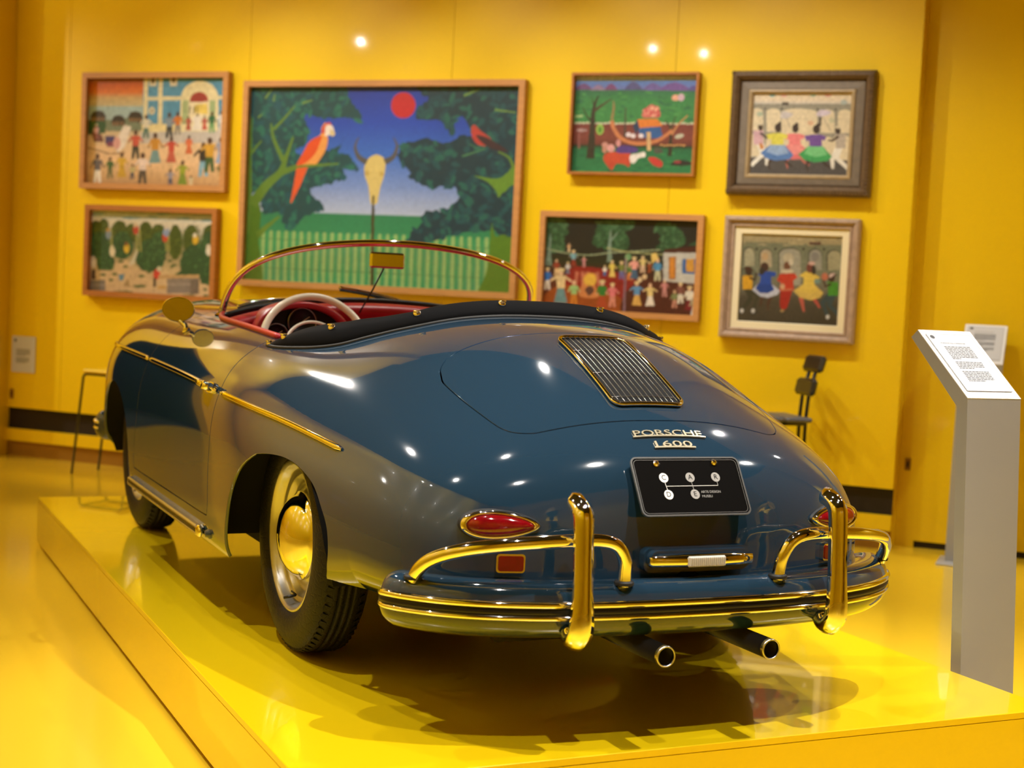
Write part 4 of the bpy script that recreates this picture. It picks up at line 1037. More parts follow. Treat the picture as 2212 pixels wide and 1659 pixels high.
def frame_bars(t, w, h, prof, mats, depth_sign=-1):
    """mitred frame: prof = [(inset from outer edge, depth)...]; each bar is a part"""
    n = len(prof); o = []
    corners = [(-w/2, -h/2), (w/2, -h/2), (w/2, h/2), (-w/2, h/2)]; inn = [(1, 1), (-1, 1), (-1, -1), (1, -1)]
    for k in range(4):
        j = (k+1) % 4; rows = []
        for c, i_ in ((corners[k], inn[k]), (corners[j], inn[j])):
            rows.append([(c[0]+i_[0]*a, -d, c[1]+i_[1]*a) for a, d in prof])
        m = MB().grid(np.array(rows), False, flip=False)
        o.append(m.build('frame_bar', mats, t))
    return o
def picture(s0, s1, z0, z1, inner, img, label, mat, prof, tilt=0.0, extra=None, cv_depth=.02):
    cs, cz = (s0+s1)/2, (z0+z1)/2; p = wp(cs, z0, 0.003)
    t = thing('framed_painting', label, 'painting', p, WALL_ROT, 'framed paintings on the yellow wall')
    w, h = s1-s0, z1-z0
    off = bpy.data.objects
    bars = frame_bars(t, w, h, prof, mat)
    i0, i1, j0, j1 = inner; iw, ih = i1-i0, j1-j0; ox, oz = (i0+i1)/2-cs, (j0+j1)/2-cz
    c = canvas_mesh('canvas', img, iw+.012, ih+.012, t, -cv_depth); c.location = (ox, 0, oz+h/2)
    bk = MB().box((0, -.004, 0), (w-.012, .006, h-.012)).build('backing', 'frame_umber', t); bk.location = (0, 0, h/2)
    for b in bars: b.location = (0, 0, h/2)
    if extra:
        for mname, pr, mm, (e0, e1, f0, f1) in extra:
            bb = frame_bars(t, e1-e0, f1-f0, pr, mm)
            for b in bb: b.name = mname; b.location = ((e0+e1)/2-cs, 0, (f0+f1)/2-cz+h/2)
    return t
def flat_prof(w, d): return [(0, 0), (0, d), (w, d), (w, d*.35)]

# 1 -- village festival with a blue church
A = Art([(740, 655), (1895, 668), (1875, 1590), (725, 1555)], 150, 100)
A.grad(640, 900, [(0, (70, 70, 78)), (.12, (120, 70, 50)), (.3, (205, 95, 25)), (.55, (225, 120, 40)), (.72, (205, 175, 120)), (1, (200, 190, 150))]); A.grad(900, 1020, [(0, (165, 195, 200)), (1, (170, 195, 200))]); A.grad(1010, 1600, [(0, (60, 80, 50)), (.1, (40, 75, 45)), (.16, (205, 185, 150)), (.3, (235, 205, 165)), (.6, (238, 200, 155)), (.85, (205, 165, 115)), (1, (150, 115, 85))])
A.poly([(735, 1030), (890, 1010), (890, 1125), (735, 1140)], (35, 85, 40)); A.poly([(1070, 1010), (1210, 1005), (1205, 1075), (1075, 1070)], (40, 80, 45)); A.poly([(890, 1020), (1075, 1000), (1205, 1060), (1195, 1110), (900, 1110)], (120, 135, 110))
for x, y, w in ((825, 935, 150), (1000, 975, 130), (1145, 945, 140)):
    A.poly([(x-w/2, y+60), (x-w*.3, y+8), (x, y), (x+w*.3, y+10), (x+w/2, y+60)], (45, 35, 20)); A.rect(x-w*.42, y+55, x+w*.42, y+90, (75, 60, 40))
    for k in range(4): A.rect(x-w*.36+k*w*.2, y+60, x-w*.28+k*w*.2, y+88, (160, 120, 80))
A.poly([(1210, 660), (1900, 660), (1900, 1190), (1205, 1120)], (85, 155, 195)); A.rect(1200, 1055, 1560, 1160, (235, 220, 165)); A.rect(1190, 1120, 1890, 1215, (205, 200, 195))
for x0, x1 in ((1213, 1247), (1335, 1370)): A.rect(x0, 660, x1, 1055, (235, 225, 180))
A.rect(1215, 828, 1900, 858, (235, 225, 180)); A.ell(1283, 945, 24, 32, (235, 225, 185)); A.ell(1283, 945, 10, 14, (110, 110, 120))
for x in (1288, 1460): A.rect(x-30, 668, x+30, 740, (230, 220, 190)); A.rect(x-14, 672, x+14, 715, (70, 65, 55))
A.rect(1865, 680, 1900, 745, (230, 220, 190)); A.ell(1675, 850, 155, 148, (240, 230, 185)); A.rect(1520, 850, 1830, 1120, (240, 230, 185)); A.ell(1672, 865, 75, 72, (165, 60, 55)); A.rect(1590, 875, 1755, 1110, (245, 235, 200)); A.rect(1535, 860, 1585, 1060, (170, 190, 140)); A.rect(1760, 865, 1805, 1010, (165, 190, 140))
A.poly([(1640, 900), (1740, 890), (1745, 980), (1640, 970)], (240, 215, 110))
for x in (1600, 1635, 1660): A.line([(x, 910), (x-4, 975)], 9, (50, 45, 35))
A.fig(1660, 1115, 150, (245, 240, 230), (250, 245, 235), kind='skirt', wd=1.6, hat=(230, 215, 160)); A.fig(1588, 1110, 120, (190, 90, 75), (185, 85, 70), kind='skirt'); A.fig(1720, 1110, 120, (190, 95, 85), (200, 90, 80), kind='skirt'); A.fig(1780, 1130, 170, (40, 110, 70), (110, 170, 110))
A.poly([(765, 1110), (860, 1140), (880, 1200), (790, 1195)], (110, 60, 55)); A.fig(810, 1180, 130, (215, 165, 170), (150, 90, 85), hat=(225, 215, 185)); A.rect(890, 1150, 975, 1215, (70, 60, 120)); A.rect(905, 1200, 965, 1240, (130, 60, 90)); A.poly([(985, 1180), (1050, 1060), (1110, 1075), (1090, 1150), (1060, 1240), (990, 1300)], (240, 230, 220)); A.ell(990, 1210, 32, 52, (225, 170, 165)); A.line([(740, 1245), (930, 1300), (1060, 1290)], 12, (150, 115, 85))
for a in ((1150, 1345, 245, (205, 85, 65), (50, 55, 45), 'legs'), (1235, 1175, 200, (225, 220, 200), (80, 120, 110), 'legs'), (1430, 1175, 215, (130, 150, 170), (50, 55, 60), 'legs'), (1500, 1150, 195, (215, 125, 50), (150, 145, 140), 'legs'), (1315, 1385, 260, (205, 145, 45), (120, 160, 165), 'skirt'), (1450, 1380, 220, (205, 75, 60), (200, 95, 75), 'skirt'), (1595, 1310, 160, (220, 110, 70), (215, 110, 65), 'skirt'), (1715, 1495, 285, (45, 40, 35), (130, 180, 205), 'legs'), (1765, 1460, 290, (215, 165, 55), (60, 95, 50), 'legs'), (1860, 1130, 180, (240, 240, 235), (220, 215, 210), 'legs'), (1855, 1390, 220, (150, 160, 185), (150, 175, 210), 'skirt'),
          (825, 1545, 250, (105, 100, 105), (240, 235, 225), 'legs'), (935, 1505, 180, (70, 105, 50), (110, 110, 70), 'legs'), (1035, 1500, 210, (215, 175, 50), (205, 165, 50), 'skirt'), (1125, 1515, 130, (195, 185, 130), (70, 75, 95), 'legs'), (1212, 1555, 265, (240, 220, 210), (85, 75, 65), 'legs'), (1445, 1580, 150, (150, 150, 165), (80, 85, 110), 'legs'), (1545, 1565, 205, (150, 165, 45), (125, 150, 50), 'skirt'), (1615, 1585, 100, (215, 205, 165), (215, 200, 160), 'skirt'), (1845, 1500, 110, (60, 90, 45), (190, 160, 110), 'legs')):
    A.fig(a[0], a[1], a[2], a[3], a[4], kind=a[5], arm=rng.uniform(0, .6))
picture(-4.522, -3.440, 1.553, 2.284, (-4.482, -3.478, 1.588, 2.249), A.finish(), 'village street festival with a blue church, upper of the two paintings at the left', 'wood_light', flat_prof(.036, .050))

# 2 -- large jungle scene with parrot, skull on a pole, red sun
A = Art([(180, 200), (2035, 212), (1965, 1620), (145, 1530)], 320, 212)
A.grad(190, 1060, [(0, (24, 55, 165)), (.3, (30, 75, 190)), (.55, (55, 110, 205)), (.78, (120, 150, 215)), (1, (180, 195, 225))]); A.grad(1050, 1200, [(0, (40, 130, 90)), (1, (45, 140, 95))]); A.grad(1190, 1640, [(0, (75, 160, 95)), (1, (95, 165, 110))])
for k in range(34):
    x = 275+k*54; c = (150, 188, 118); y = 1185+(x-270)*.033
    A.poly([(x, y), (x+22, y), (x+12, 1640), (x-10, 1640)], c); A.poly([(x+28, y+4), (x+38, y+4), (x+28, 1640), (x+18, 1640)], (40, 150, 95)); A.poly([(x+44, y+4), (x+48, y+4), (x+38, 1640), (x+34, 1640)], (60, 150, 120))
    for yy in (1240, 1440): A.line([(x-12, yy+k*2.4), (x+38, yy+k*2.4)], 4, (70, 125, 70))
G1 = [(14, 74, 82), (22, 98, 96), (18, 86, 100), (34, 112, 100)]; G2 = [(12, 56, 72), (20, 82, 90), (15, 70, 84), (28, 98, 92)]
A.leaves([(150, 190), (830, 190), (850, 240), (900, 330), (960, 400), (950, 455), (880, 420), (800, 430), (700, 425), (600, 400), (560, 410), (600, 500), (570, 600), (510, 640), (540, 680), (640, 660), (760, 640), (830, 605), (800, 660), (880, 680), (945, 760), (930, 785), (840, 770), (850, 830), (780, 860), (640, 890), (620, 940), (720, 1040), (660, 1060), (560, 1110), (490, 1175), (420, 1120), (410, 1060), (280, 1070), (250, 900), (150, 900)], G1, 420, 34, 5)
A.leaves([(1400, 190), (2060, 190), (2050, 700), (2000, 900), (1990, 1200), (1900, 1220), (1850, 1190), (1700, 1190), (1540, 1230), (1380, 1280), (1270, 1265), (1320, 1190), (1380, 1130), (1400, 1060), (1530, 1050), (1620, 960), (1560, 890), (1440, 905), (1340, 860), (1280, 830), (1300, 790), (1220, 710), (1250, 620), (1400, 570), (1540, 600), (1640, 545), (1720, 560), (1650, 440), (1600, 440), (1570, 545), (1500, 450), (1340, 440), (1380, 340), (1420, 300), (1370, 270)], G2, 480, 36, 5)
TB = (95, 135, 50)
A.blob([(145, 1000), (230, 985), (265, 1060), (250, 1250), (275, 1400), (270, 1560), (100, 1560), (150, 1250)], (80, 125, 40)); A.curve([(150, 1200), (175, 950), (180, 700), (190, 420)], 60, TB, 12); A.curve([(200, 1010), (300, 880), (400, 790), (440, 690), (490, 550)], 80, TB, 14); A.curve([(420, 710), (350, 560), (330, 460)], 34, TB, 12); A.curve([(350, 500), (430, 420), (500, 340)], 24, TB, 10); A.curve([(390, 800), (520, 755), (640, 745), (810, 735)], 46, TB, 10); A.curve([(190, 660), (230, 610), (265, 575)], 22, TB, 8); A.curve([(240, 1220), (320, 1150), (400, 1090)], 50, TB, 12)
for P in ([(285, 290), (335, 225)], [(345, 310), (355, 260)], [(550, 325), (625, 305)], [(1650, 285), (1750, 245)], [(1850, 380), (1985, 400)], [(235, 420), (265, 395)]): A.line(P, 15, (110, 150, 70), 8)
A.blob([(1830, 1140), (1860, 1230), (1990, 1180), (1980, 1650), (1740, 1650), (1800, 1450)], (85, 130, 35)); A.blob([(1720, 820), (1860, 840), (1930, 800), (1970, 750), (2010, 790), (1990, 870), (1940, 900), (1910, 990), (1880, 1010), (1860, 930), (1800, 860)], (100, 145, 50)); A.curve([(1970, 770), (1940, 700), (1870, 660)], 24, TB, 8); A.line([(1640, 690), (1790, 640)], 14, (70, 130, 90), 6); A.line([(1690, 610), (1750, 640)], 8, (70, 130, 90), 5)
A.leaves([(1850, 1000), (1950, 900), (2000, 900), (1985, 1200), (1900, 1215), (1850, 1180)], G2, 50, 26, 4)
A.ell(1250, 345, 83, 88, (195, 35, 45))
A.curve([(1046, 1640), (1046, 1300), (1052, 950)], 24, (65, 60, 30), 18)
A.blob([(1065, 675), (1125, 705), (1130, 780), (1118, 835), (1100, 890), (1086, 960), (1076, 1005), (1036, 1008), (1026, 960), (1015, 880), (990, 805), (1000, 720)], (215, 195, 120)); A.ell(1008, 800, 16, 18, (190, 165, 90)); A.ell(1106, 805, 15, 17, (190, 165, 90)); A.line([(1052, 950), (1050, 1010)], 16, (70, 60, 35))
A.curve([(1005, 725), (950, 690), (925, 620), (950, 555)], 44, (85, 85, 85), 6); A.curve([(1128, 725), (1185, 690), (1210, 620), (1185, 560)], 44, (85, 85, 85), 6)
A.blob([(720, 455), (690, 490), (680, 540), (600, 590), (550, 690), (515, 750), (580, 745), (650, 740), (720, 640), (735, 560), (720, 520)], (240, 165, 85)); A.blob([(690, 545), (610, 580), (560, 660), (515, 750), (590, 720), (650, 660), (680, 590)], (232, 85, 35)); A.blob([(745, 455), (700, 480), (690, 530), (720, 520), (760, 490)], (220, 85, 60)); A.blob([(720, 480), (760, 475), (780, 520), (775, 548), (745, 540), (715, 545)], (245, 235, 225)); A.blob([(755, 500), (785, 530), (770, 548), (750, 535)], (225, 205, 150)); A.poly([(520, 745), (600, 745), (545, 880), (480, 1005), (475, 990), (500, 860)], (235, 95, 50)); A.curve([(430, 785), (520, 755), (650, 745)], 18, TB, 16)
A.blob([(1700, 500), (1720, 480), (1760, 520), (1830, 580), (1800, 620), (1740, 610), (1705, 560)], (190, 65, 60)); A.blob([(1730, 550), (1790, 560), (1860, 600), (1935, 660), (1860, 650), (1780, 610)], (60, 40, 50))
picture(-3.327, -1.495, 0.990, 2.226, (-3.287, -1.525, 1.024, 2.194), A.finish(.03), 'large jungle painting with an orange parrot, a horned skull and a red sun', 'wood_light', flat_prof(.036, .055))

# 3 -- green field with ox cart and boat-like cradle
A = Art([(600, 230), (1950, 210), (1890, 1290), (548, 1265)], 150, 118)
A.grad(190, 300, [(0, (195, 215, 235)), (.6, (215, 225, 240)), (1, (120, 165, 220))]); A.grad(285, 385, [(0, (85, 130, 205)), (1, (110, 120, 190))]); A.grad(380, 730, [(0, (45, 110, 80)), (.3, (55, 135, 75)), (1, (60, 140, 75))]); A.grad(725, 990, [(0, (120, 55, 50)), (.6, (130, 65, 55)), (1, (90, 45, 35))]); A.grad(960, 1300, [(0, (45, 40, 25)), (.12, (30, 110, 70)), (1, (45, 135, 80))])
for x, y, w, h, c in ((700, 370, 180, 62, (110, 75, 130)), (1000, 372, 130, 66, (120, 70, 125)), (1240, 368, 180, 85, (85, 85, 140)), (1450, 370, 200, 75, (110, 95, 165)), (1680, 372, 320, 85, (115, 85, 160)), (860, 372, 140, 50, (150, 125, 165)), (1880, 372, 120, 50, (90, 80, 150))): A.poly([(x-w*.6, y+8), (x-w*.2, y-h*.8), (x+w*.02, y-h), (x+w*.25, y-h*.75), (x+w*.6, y+8)], c)
for k in range(36): A.ell(610+k*37, 232+rng.uniform(-6, 6), 16, 12, (235, 235, 240))
for k in range(60): x = rng.uniform(600, 1930); y = rng.uniform(400, 720); A.ell(x, y, rng.uniform(20, 60), rng.uniform(6, 18), [(50, 130, 70), (40, 110, 75), (70, 150, 80)][k % 3], rng.uniform(-.2, .2), 9)
for k in range(60): x = rng.uniform(560, 1900); y = rng.uniform(1030, 1270); A.ell(x, y, rng.uniform(20, 60), rng.uniform(6, 16), [(35, 120, 75), (55, 145, 80), (25, 105, 70)][k % 3], rng.uniform(-.3, .3), 9)
for k in range(34): A.ell(580+k*40, 730+rng.uniform(-4, 6), 22, 9, (225, 225, 200), 0, 8)
A.line([(600, 660), (690, 655)], 24, (170, 205, 140)); DK = (50, 45, 30); A.curve([(775, 1105), (790, 900), (800, 700), (815, 560), (860, 440)], 90, DK, 14); A.curve([(815, 600), (900, 540), (1010, 470)], 36, (75, 55, 40), 8); A.curve([(800, 720), (740, 660), (690, 560)], 26, DK, 8); A.line([(820, 560), (790, 460)], 18, DK, 7); A.curve([(1630, 1075), (1640, 900), (1640, 780), (1580, 700)], 46, DK, 12); A.line([(1635, 800), (1700, 640)], 22, (60, 70, 40), 6); A.curve([(1650, 850), (1720, 740), (1820, 640)], 22, (200, 140, 90), 10); A.line([(1150, 880), (1160, 560)], 24, (70, 60, 55), 10)
A.curve([(1010, 700), (1030, 780), (1100, 880), (1240, 940), (1420, 935), (1540, 890), (1660, 800)], 44, (205, 130, 85), 34); A.curve([(1010, 690), (1030, 560), (1025, 490)], 30, (160, 130, 85), 10)
A.poly([(1300, 770), (1530, 765), (1555, 860), (1500, 890), (1300, 880)], (45, 95, 160)); A.poly([(1280, 685), (1495, 680), (1560, 755), (1310, 780)], (225, 130, 50)); A.poly([(1235, 760), (1285, 690), (1310, 780), (1270, 850)], (35, 60, 95))
A.blob([(1340, 660), (1360, 590), (1430, 530), (1500, 560), (1530, 620), (1510, 665)], (215, 110, 105))
for k in range(26): A.ell(rng.uniform(1350, 1515), rng.uniform(555, 650), 16, 11, [(235, 160, 140), (190, 60, 70), (240, 190, 160)][k % 3], rng.uniform(0, 3), 8)
for x, y in ((1190, 850), (1240, 862), (1325, 862)): A.ell(x, y, 28, 24, (235, 225, 235))
A.line([(1405, 820), (1410, 1020)], 44, (215, 180, 130), 40); A.ell(880, 795, 42, 58, (150, 195, 90)); A.ell(880, 800, 22, 34, (80, 140, 50)); A.ell(1690, 455, 42, 32, (235, 175, 150)); A.ell(1750, 450, 34, 40, (210, 180, 205)); A.ell(1730, 865, 50, 24, (195, 195, 175), -.3); A.ell(680, 805, 62, 16, (180, 150, 150)); A.line([(650, 830), (650, 1000)], 20, (150, 90, 85))
A.blob([(930, 1060), (1000, 1035), (1160, 1040), (1215, 1060), (1200, 1190), (1150, 1170), (1060, 1160), (1010, 1230), (960, 1180), (920, 1120)], (200, 75, 50)); A.blob([(1210, 1070), (1290, 1050), (1360, 1035), (1370, 1085), (1300, 1100), (1250, 1155), (1210, 1140)], (240, 235, 230)); A.blob([(1060, 1000), (1130, 965), (1280, 990), (1270, 1040), (1080, 1045)], (85, 60, 140)); A.ell(1000, 995, 44, 42, (225, 165, 165)); A.ell(935, 960, 34, 30, (205, 150, 140)); A.ell(930, 1010, 26, 34, (200, 140, 125)); A.ell(1080, 940, 26, 40, (215, 150, 150)); A.blob([(1400, 1100), (1470, 1090), (1550, 1140), (1540, 1195), (1460, 1175)], (205, 60, 55)); A.blob([(1640, 1170), (1720, 1120), (1880, 1150), (1790, 1180)], (40, 40, 35)); A.ell(1710, 1140, 40, 16, (160, 60, 70))
for k in range(8): A.ell(1540+k*34, 962+rng.uniform(-8, 8), 18, 8, (220, 165, 100), 0, 8)
A.blob([(1460, 1000), (1520, 985), (1560, 1040), (1480, 1050)], (80, 85, 75))
picture(-1.218, -0.494, 1.702, 2.260, (-1.206, -0.506, 1.715, 2.240), A.finish(), 'small painting of a green field with oxen and cart, right of the jungle painting', 'wood_orange', flat_prof(.014, .060))

# 4 -- street dancers, dark carved frame
def dancers(A, base, B):
    pass
A = Art([(432, 405), (1525, 395), (1455, 1300), (365, 1300)], 130, 108)
A.grad(380, 1310, [(0, (225, 210, 185)), (.12, (230, 215, 190)), (.16, (215, 208, 198)), (.17, (150, 148, 135)), (.75, (165, 160, 148)), (.8, (105, 100, 98)), (1, (85, 82, 84))])
for x0, x1, yt, yb in ((425, 555, 580, 820), (590, 740, 580, 825), (750, 1130, 580, 1100), (1165, 1310, 585, 830), (1345, 1490, 585, 830), (395, 560, 850, 1090), (580, 760, 880, 1090), (1290, 1470, 850, 1110), (1150, 1290, 870, 1090)):
    A.ell((x0+x1)/2, yt+45, (x1-x0)/2, 45, (228, 215, 185)); A.rect(x0, yt+45, x1, yb, (228, 215, 185))
for x, y, c in ((655, 435, (120, 175, 185)), (780, 440, (225, 175, 165)), (1090, 430, (165, 195, 175)), (1245, 430, (225, 165, 155)), (520, 640, (175, 190, 170)), (1060, 730, (220, 180, 150)), (1410, 510, (180, 195, 195)), (1280, 700, (200, 200, 170))): A.ell(x, y, 34, 26, c)
A.rect(760, 515, 830, 545, (70, 65, 60)); A.poly([(370, 1110), (1470, 1130), (1455, 1310), (365, 1310)], (82, 80, 82))
for x in (425, 575, 755, 1135, 1325, 1500): A.ell(x, 585, 9, 12, (60, 60, 55))
def dancer_w(x, y, top, sk, sk2, dark=(55, 42, 40), s=1.0, legc=(60, 45, 42)):
    A.line([(x-60*s, y+330*s), (x-100*s, y+400*s), (x-85*s, y+470*s)], 34*s, legc, 14*s); A.line([(x+50*s, y+330*s), (x+110*s, y+400*s), (x+160*s, y+430*s)], 34*s, legc, 14*s)
    A.poly([(x-75*s, y+200*s), (x+75*s, y+200*s), (x+170*s, y+310*s), (x+120*s, y+355*s), (x-20*s, y+370*s), (x-130*s, y+345*s), (x-185*s, y+290*s)], sk2); A.poly([(x-75*s, y+200*s), (x+75*s, y+200*s), (x+120*s, y+290*s), (x, y+315*s), (x-125*s, y+280*s)], sk)
    A.poly([(x-120*s, y+95*s), (x-40*s, y+80*s), (x+50*s, y+80*s), (x+115*s, y+100*s), (x+90*s, y+150*s), (x+65*s, y+130*s), (x+65*s, y+205*s), (x-65*s, y+205*s), (x-70*s, y+140*s), (x-95*s, y+155*s)], top); A.ell(x+8*s, y+25*s, 36*s, 48*s, dark); A.ell(x+25*s, y-15*s, 18*s, 26*s, dark)
def dancer_m(x, y, top, low, sg, dark=(60, 45, 40)):
    A.line([(x+sg*10, y+190), (x+sg*40, y+310), (x-sg*60, y+400), (x-sg*75, y+430)], 64, low, 30); A.line([(x+sg*20, y+190), (x+sg*90, y+320), (x+sg*85, y+420)], 64, low, 30); A.poly([(x-55, y+55), (x+55, y+55), (x+50, y+205), (x-50, y+205)], top); A.line([(x+sg*20, y+80), (x+sg*90, y+130), (x+sg*130, y+120)], 26, dark, 16); A.ell(x+sg*25, y+18, 28, 40, dark); A.ell(x+sg*20, y-15, 34, 14, (215, 205, 180))
dancer_m(500, 760, (215, 175, 190), (242, 240, 232), 1); A.blob([(510, 950), (545, 960), (560, 1000), (520, 1010)], (205, 140, 80)); dancer_m(1370, 785, (190, 180, 170), (240, 238, 230), -1)
dancer_w(890, 765, (240, 135, 140), (240, 150, 150), (225, 115, 120), legc=(195, 110, 100), s=.95); dancer_w(705, 760, (225, 220, 90), (150, 180, 225), (85, 130, 200)); dancer_w(1110, 770, (115, 80, 165), (120, 205, 140), (60, 165, 95))
A.blob([(740, 670), (770, 610), (860, 630), (870, 650), (800, 690)], (205, 200, 205)); A.line([(800, 680), (850, 790)], 6, (110, 105, 100)); A.blob([(1120, 640), (1170, 590), (1260, 600), (1270, 630), (1180, 660)], (215, 205, 225)); A.line([(1190, 660), (1270, 810)], 6, (110, 105, 100)); A.line([(1165, 660), (1160, 760)], 20, (70, 60, 55))
P4 = [(0, 0), (0, .045), (.010, .070), (.028, .078), (.044, .062), (.052, .040), (.056, .034)]
P4b = [(0, .034), (.004, .042), (.042, .046), (.046, .040)]; P4c = [(0, .040), (.004, .048), (.012, .050), (.022, .040), (.026, .026)]
t4 = picture(-0.315, 0.441, 1.611, 2.265, (-0.203, 0.323, 1.718, 2.150), A.finish(), 'street dancers in bright skirts, in a wide dark carved frame', 'frame_dark', P4, cv_depth=.028,
        extra=[('liner', P4b, 'frame_grey', (-.262, .388, 1.666, 2.210)), ('inner_lip', P4c, 'frame_gilt', (-.220, .341, 1.700, 2.168))])
# carved beads round the outer moulding, joined as they are too small to pick apart
w4, h4 = .756, .654; bdm = MB()
for k in range(40):
    for sz in (-1, 1): bdm.box(((k+.5)/40*w4-w4/2, -.070, h4/2+sz*(h4/2-.016)), (.010, .018, .016), bev=.004)
for k in range(34):
    for sx in (-1, 1): bdm.box((sx*(w4/2-.016), -.070, (k+.5)/34*h4), (.016, .018, .010), bev=.004)
cb = bdm.build('carved_beads', 'frame_dark', t4); cb['kind'] = 'stuff'

# 5 -- orchard harvest
A = Art([(245, 205), (1715, 268), (1695, 1260), (225, 1165)], 140, 96)
A.grad(190, 1300, [(0, (205, 215, 215)), (.07, (190, 210, 215)), (.12, (225, 220, 200)), (.17, (215, 210, 190)), (.3, (90, 110, 70)), (.62, (205, 180, 135)), (1, (210, 180, 140))])
for x, y, w in ((330, 255, 160), (720, 305, 230), (1090, 265, 170), (1330, 320, 160), (1620, 345, 180), (980, 300, 120)): A.ell(x, y, w/2, 10, (110, 170, 200))
GO = [(45, 85, 50), (62, 108, 60), (38, 78, 52), (75, 120, 70)]; GB = [(70, 90, 30), (88, 108, 42), (60, 80, 28)]
for x, y, rx, ry, g in ((300, 440, 80, 110, GB), (390, 420, 70, 110, GB), (580, 450, 90, 120, GB), (720, 480, 70, 110, GB), (890, 480, 80, 130, GB), (1040, 500, 90, 120, GB), (1240, 590, 80, 200, GB), (1420, 560, 90, 170, GB), (1640, 520, 90, 130, GB)): A.leaves([(x+rx*math.cos(a), y+ry*math.sin(a)) for a in np.linspace(0, 2*math.pi, 9, False)], g, 40, 18, 4)
for x, y, rx, ry in ((340, 620, 130, 160), (420, 800, 110, 130), (620, 620, 130, 160), (950, 740, 180, 190), (1050, 620, 110, 150), (1500, 830, 200, 230), (1640, 680, 110, 210)): A.leaves([(x+rx*math.cos(a), y+ry*math.sin(a)) for a in np.linspace(0, 2*math.pi, 11, False)], GO, 90, 18, 6)
A.blob([(540, 800), (640, 780), (740, 830), (800, 900), (1100, 930), (1180, 970), (1500, 990), (1700, 1090), (1700, 1280), (220, 1180), (240, 920), (420, 900), (520, 900)], (210, 182, 140)); A.leaves([(1330, 900), (1500, 850), (1700, 900), (1700, 1080), (1540, 1050), (1520, 1000), (1260, 960)], GO, 50, 20, 5); A.poly([(700, 850), (790, 660), (815, 670), (760, 830)], (205, 200, 175))
for x in (480, 780, 820, 1120, 1150): A.line([(x, 430), (x+20, 690)], 16, (165, 165, 85))
for x, y, c, d in ((450, 490, (130, 150, 165), (190, 150, 80)), (775, 440, (190, 70, 55), (215, 195, 160)), (1120, 530, (200, 75, 50), (140, 160, 190)), (1470, 560, (220, 180, 50), (225, 220, 200)), (670, 650, (220, 185, 60), (125, 80, 50)), (500, 690, (225, 215, 185), (215, 205, 170)), (1625, 690, (230, 225, 205), (225, 215, 190)), (1135, 470, (140, 160, 195), (215, 205, 190)), (275, 810, (228, 218, 200), (215, 205, 190))): A.ell(x, y, 34, 58, c); A.ell(x-6, y-50, 22, 26, d)
A.line([(1440, 430), (1480, 400), (1520, 480)], 16, (95, 100, 60)); A.rect(250, 890, 300, 1000, (70, 55, 50)); A.ell(1030, 950, 42, 60, (205, 65, 50)); A.line([(1005, 990), (1005, 1095)], 30, (45, 45, 40)); A.ell(1055, 890, 26, 30, (205, 200, 170)); A.poly([(575, 950), (650, 945), (630, 1020), (590, 1020)], (95, 140, 165)); A.rect(1150, 990, 1520, 1170, (140, 130, 120)); A.rect(1420, 1010, 1520, 1180, (115, 105, 95)); A.rect(225, 1010, 420, 1150, (125, 118, 110)); A.rect(225, 1060, 420, 1075, (155, 148, 138)); A.rect(1150, 1060, 1420, 1075, (165, 155, 145)); A.rect(1050, 960, 1520, 1000, (195, 160, 110)); A.rect(1040, 1080, 1140, 1120, (200, 160, 95)); A.poly([(690, 990), (720, 1085), (640, 1080)], (165, 140, 95))
for x, y, w in ((390, 950, 80), (490, 1010, 60), (530, 945, 70), (850, 970, 80), (940, 925, 60), (830, 1085, 160), (620, 1150, 260), (950, 1190, 110), (1400, 1200, 160), (600, 800, 80), (660, 860, 60), (1180, 800, 60), (1230, 850, 70), (1590, 1130, 40), (1600, 1200, 70), (1200, 870, 40)): A.ell(x, y, w/2, 16, (88, 108, 62))
picture(-4.466, -3.483, 0.872, 1.451, (-4.428, -3.509, 0.891, 1.412), A.finish(), 'orchard harvest with ladders and pickers, lower of the two paintings at the left', 'wood_orange', flat_prof(.034, .055))

# 6 -- night bonfire party
A = Art([(285, 180), (1950, 215), (1900, 1275), (245, 1240)], 150, 100)
A.grad(160, 1290, [(0, (20, 14, 10)), (.08, (24, 24, 20)), (.36, (28, 28, 22)), (.46, (38, 42, 16)), (.56, (60, 28, 16)), (.75, (105, 45, 20)), (1, (120, 62, 18))])
A.blob([(540, 780), (900, 760), (1280, 880), (1320, 1000), (1250, 1200), (900, 1230), (560, 1100)], (140, 30, 22)); A.blob([(500, 950), (800, 1000), (1100, 1060), (1100, 1260), (245, 1260), (300, 1050)], (150, 72, 18)); A.blob([(1280, 900), (1900, 900), (1900, 1290), (1150, 1270)], (80, 34, 20))
GN = [(40, 82, 50), (55, 100, 62), (34, 72, 40), (70, 110, 75)]
A.leaves([(290, 230), (490, 230), (520, 330), (535, 390), (480, 440), (510, 560), (420, 590), (290, 560)], GN, 70, 34, 5); A.leaves([(900, 250), (1230, 255), (1220, 330), (1150, 370), (1195, 440), (1180, 550), (1080, 560), (960, 540), (820, 520), (810, 450), (850, 350)], GN, 110, 34, 5); A.leaves([(1500, 265), (1600, 260), (1710, 320), (1760, 380), (1790, 450), (1740, 510), (1640, 540), (1480, 540), (1540, 440), (1460, 340)], GN, 80, 30, 5); A.poly([(1810, 500), (1940, 430), (1935, 500)], (45, 82, 55))
TR2 = (120, 145, 130); A.curve([(300, 740), (330, 560), (345, 400)], 50, TR2, 10); A.line([(350, 740), (335, 560)], 26, TR2); A.curve([(990, 690), (990, 520), (1000, 350)], 60, TR2, 12); A.line([(1000, 460), (1080, 370)], 22, TR2, 8)
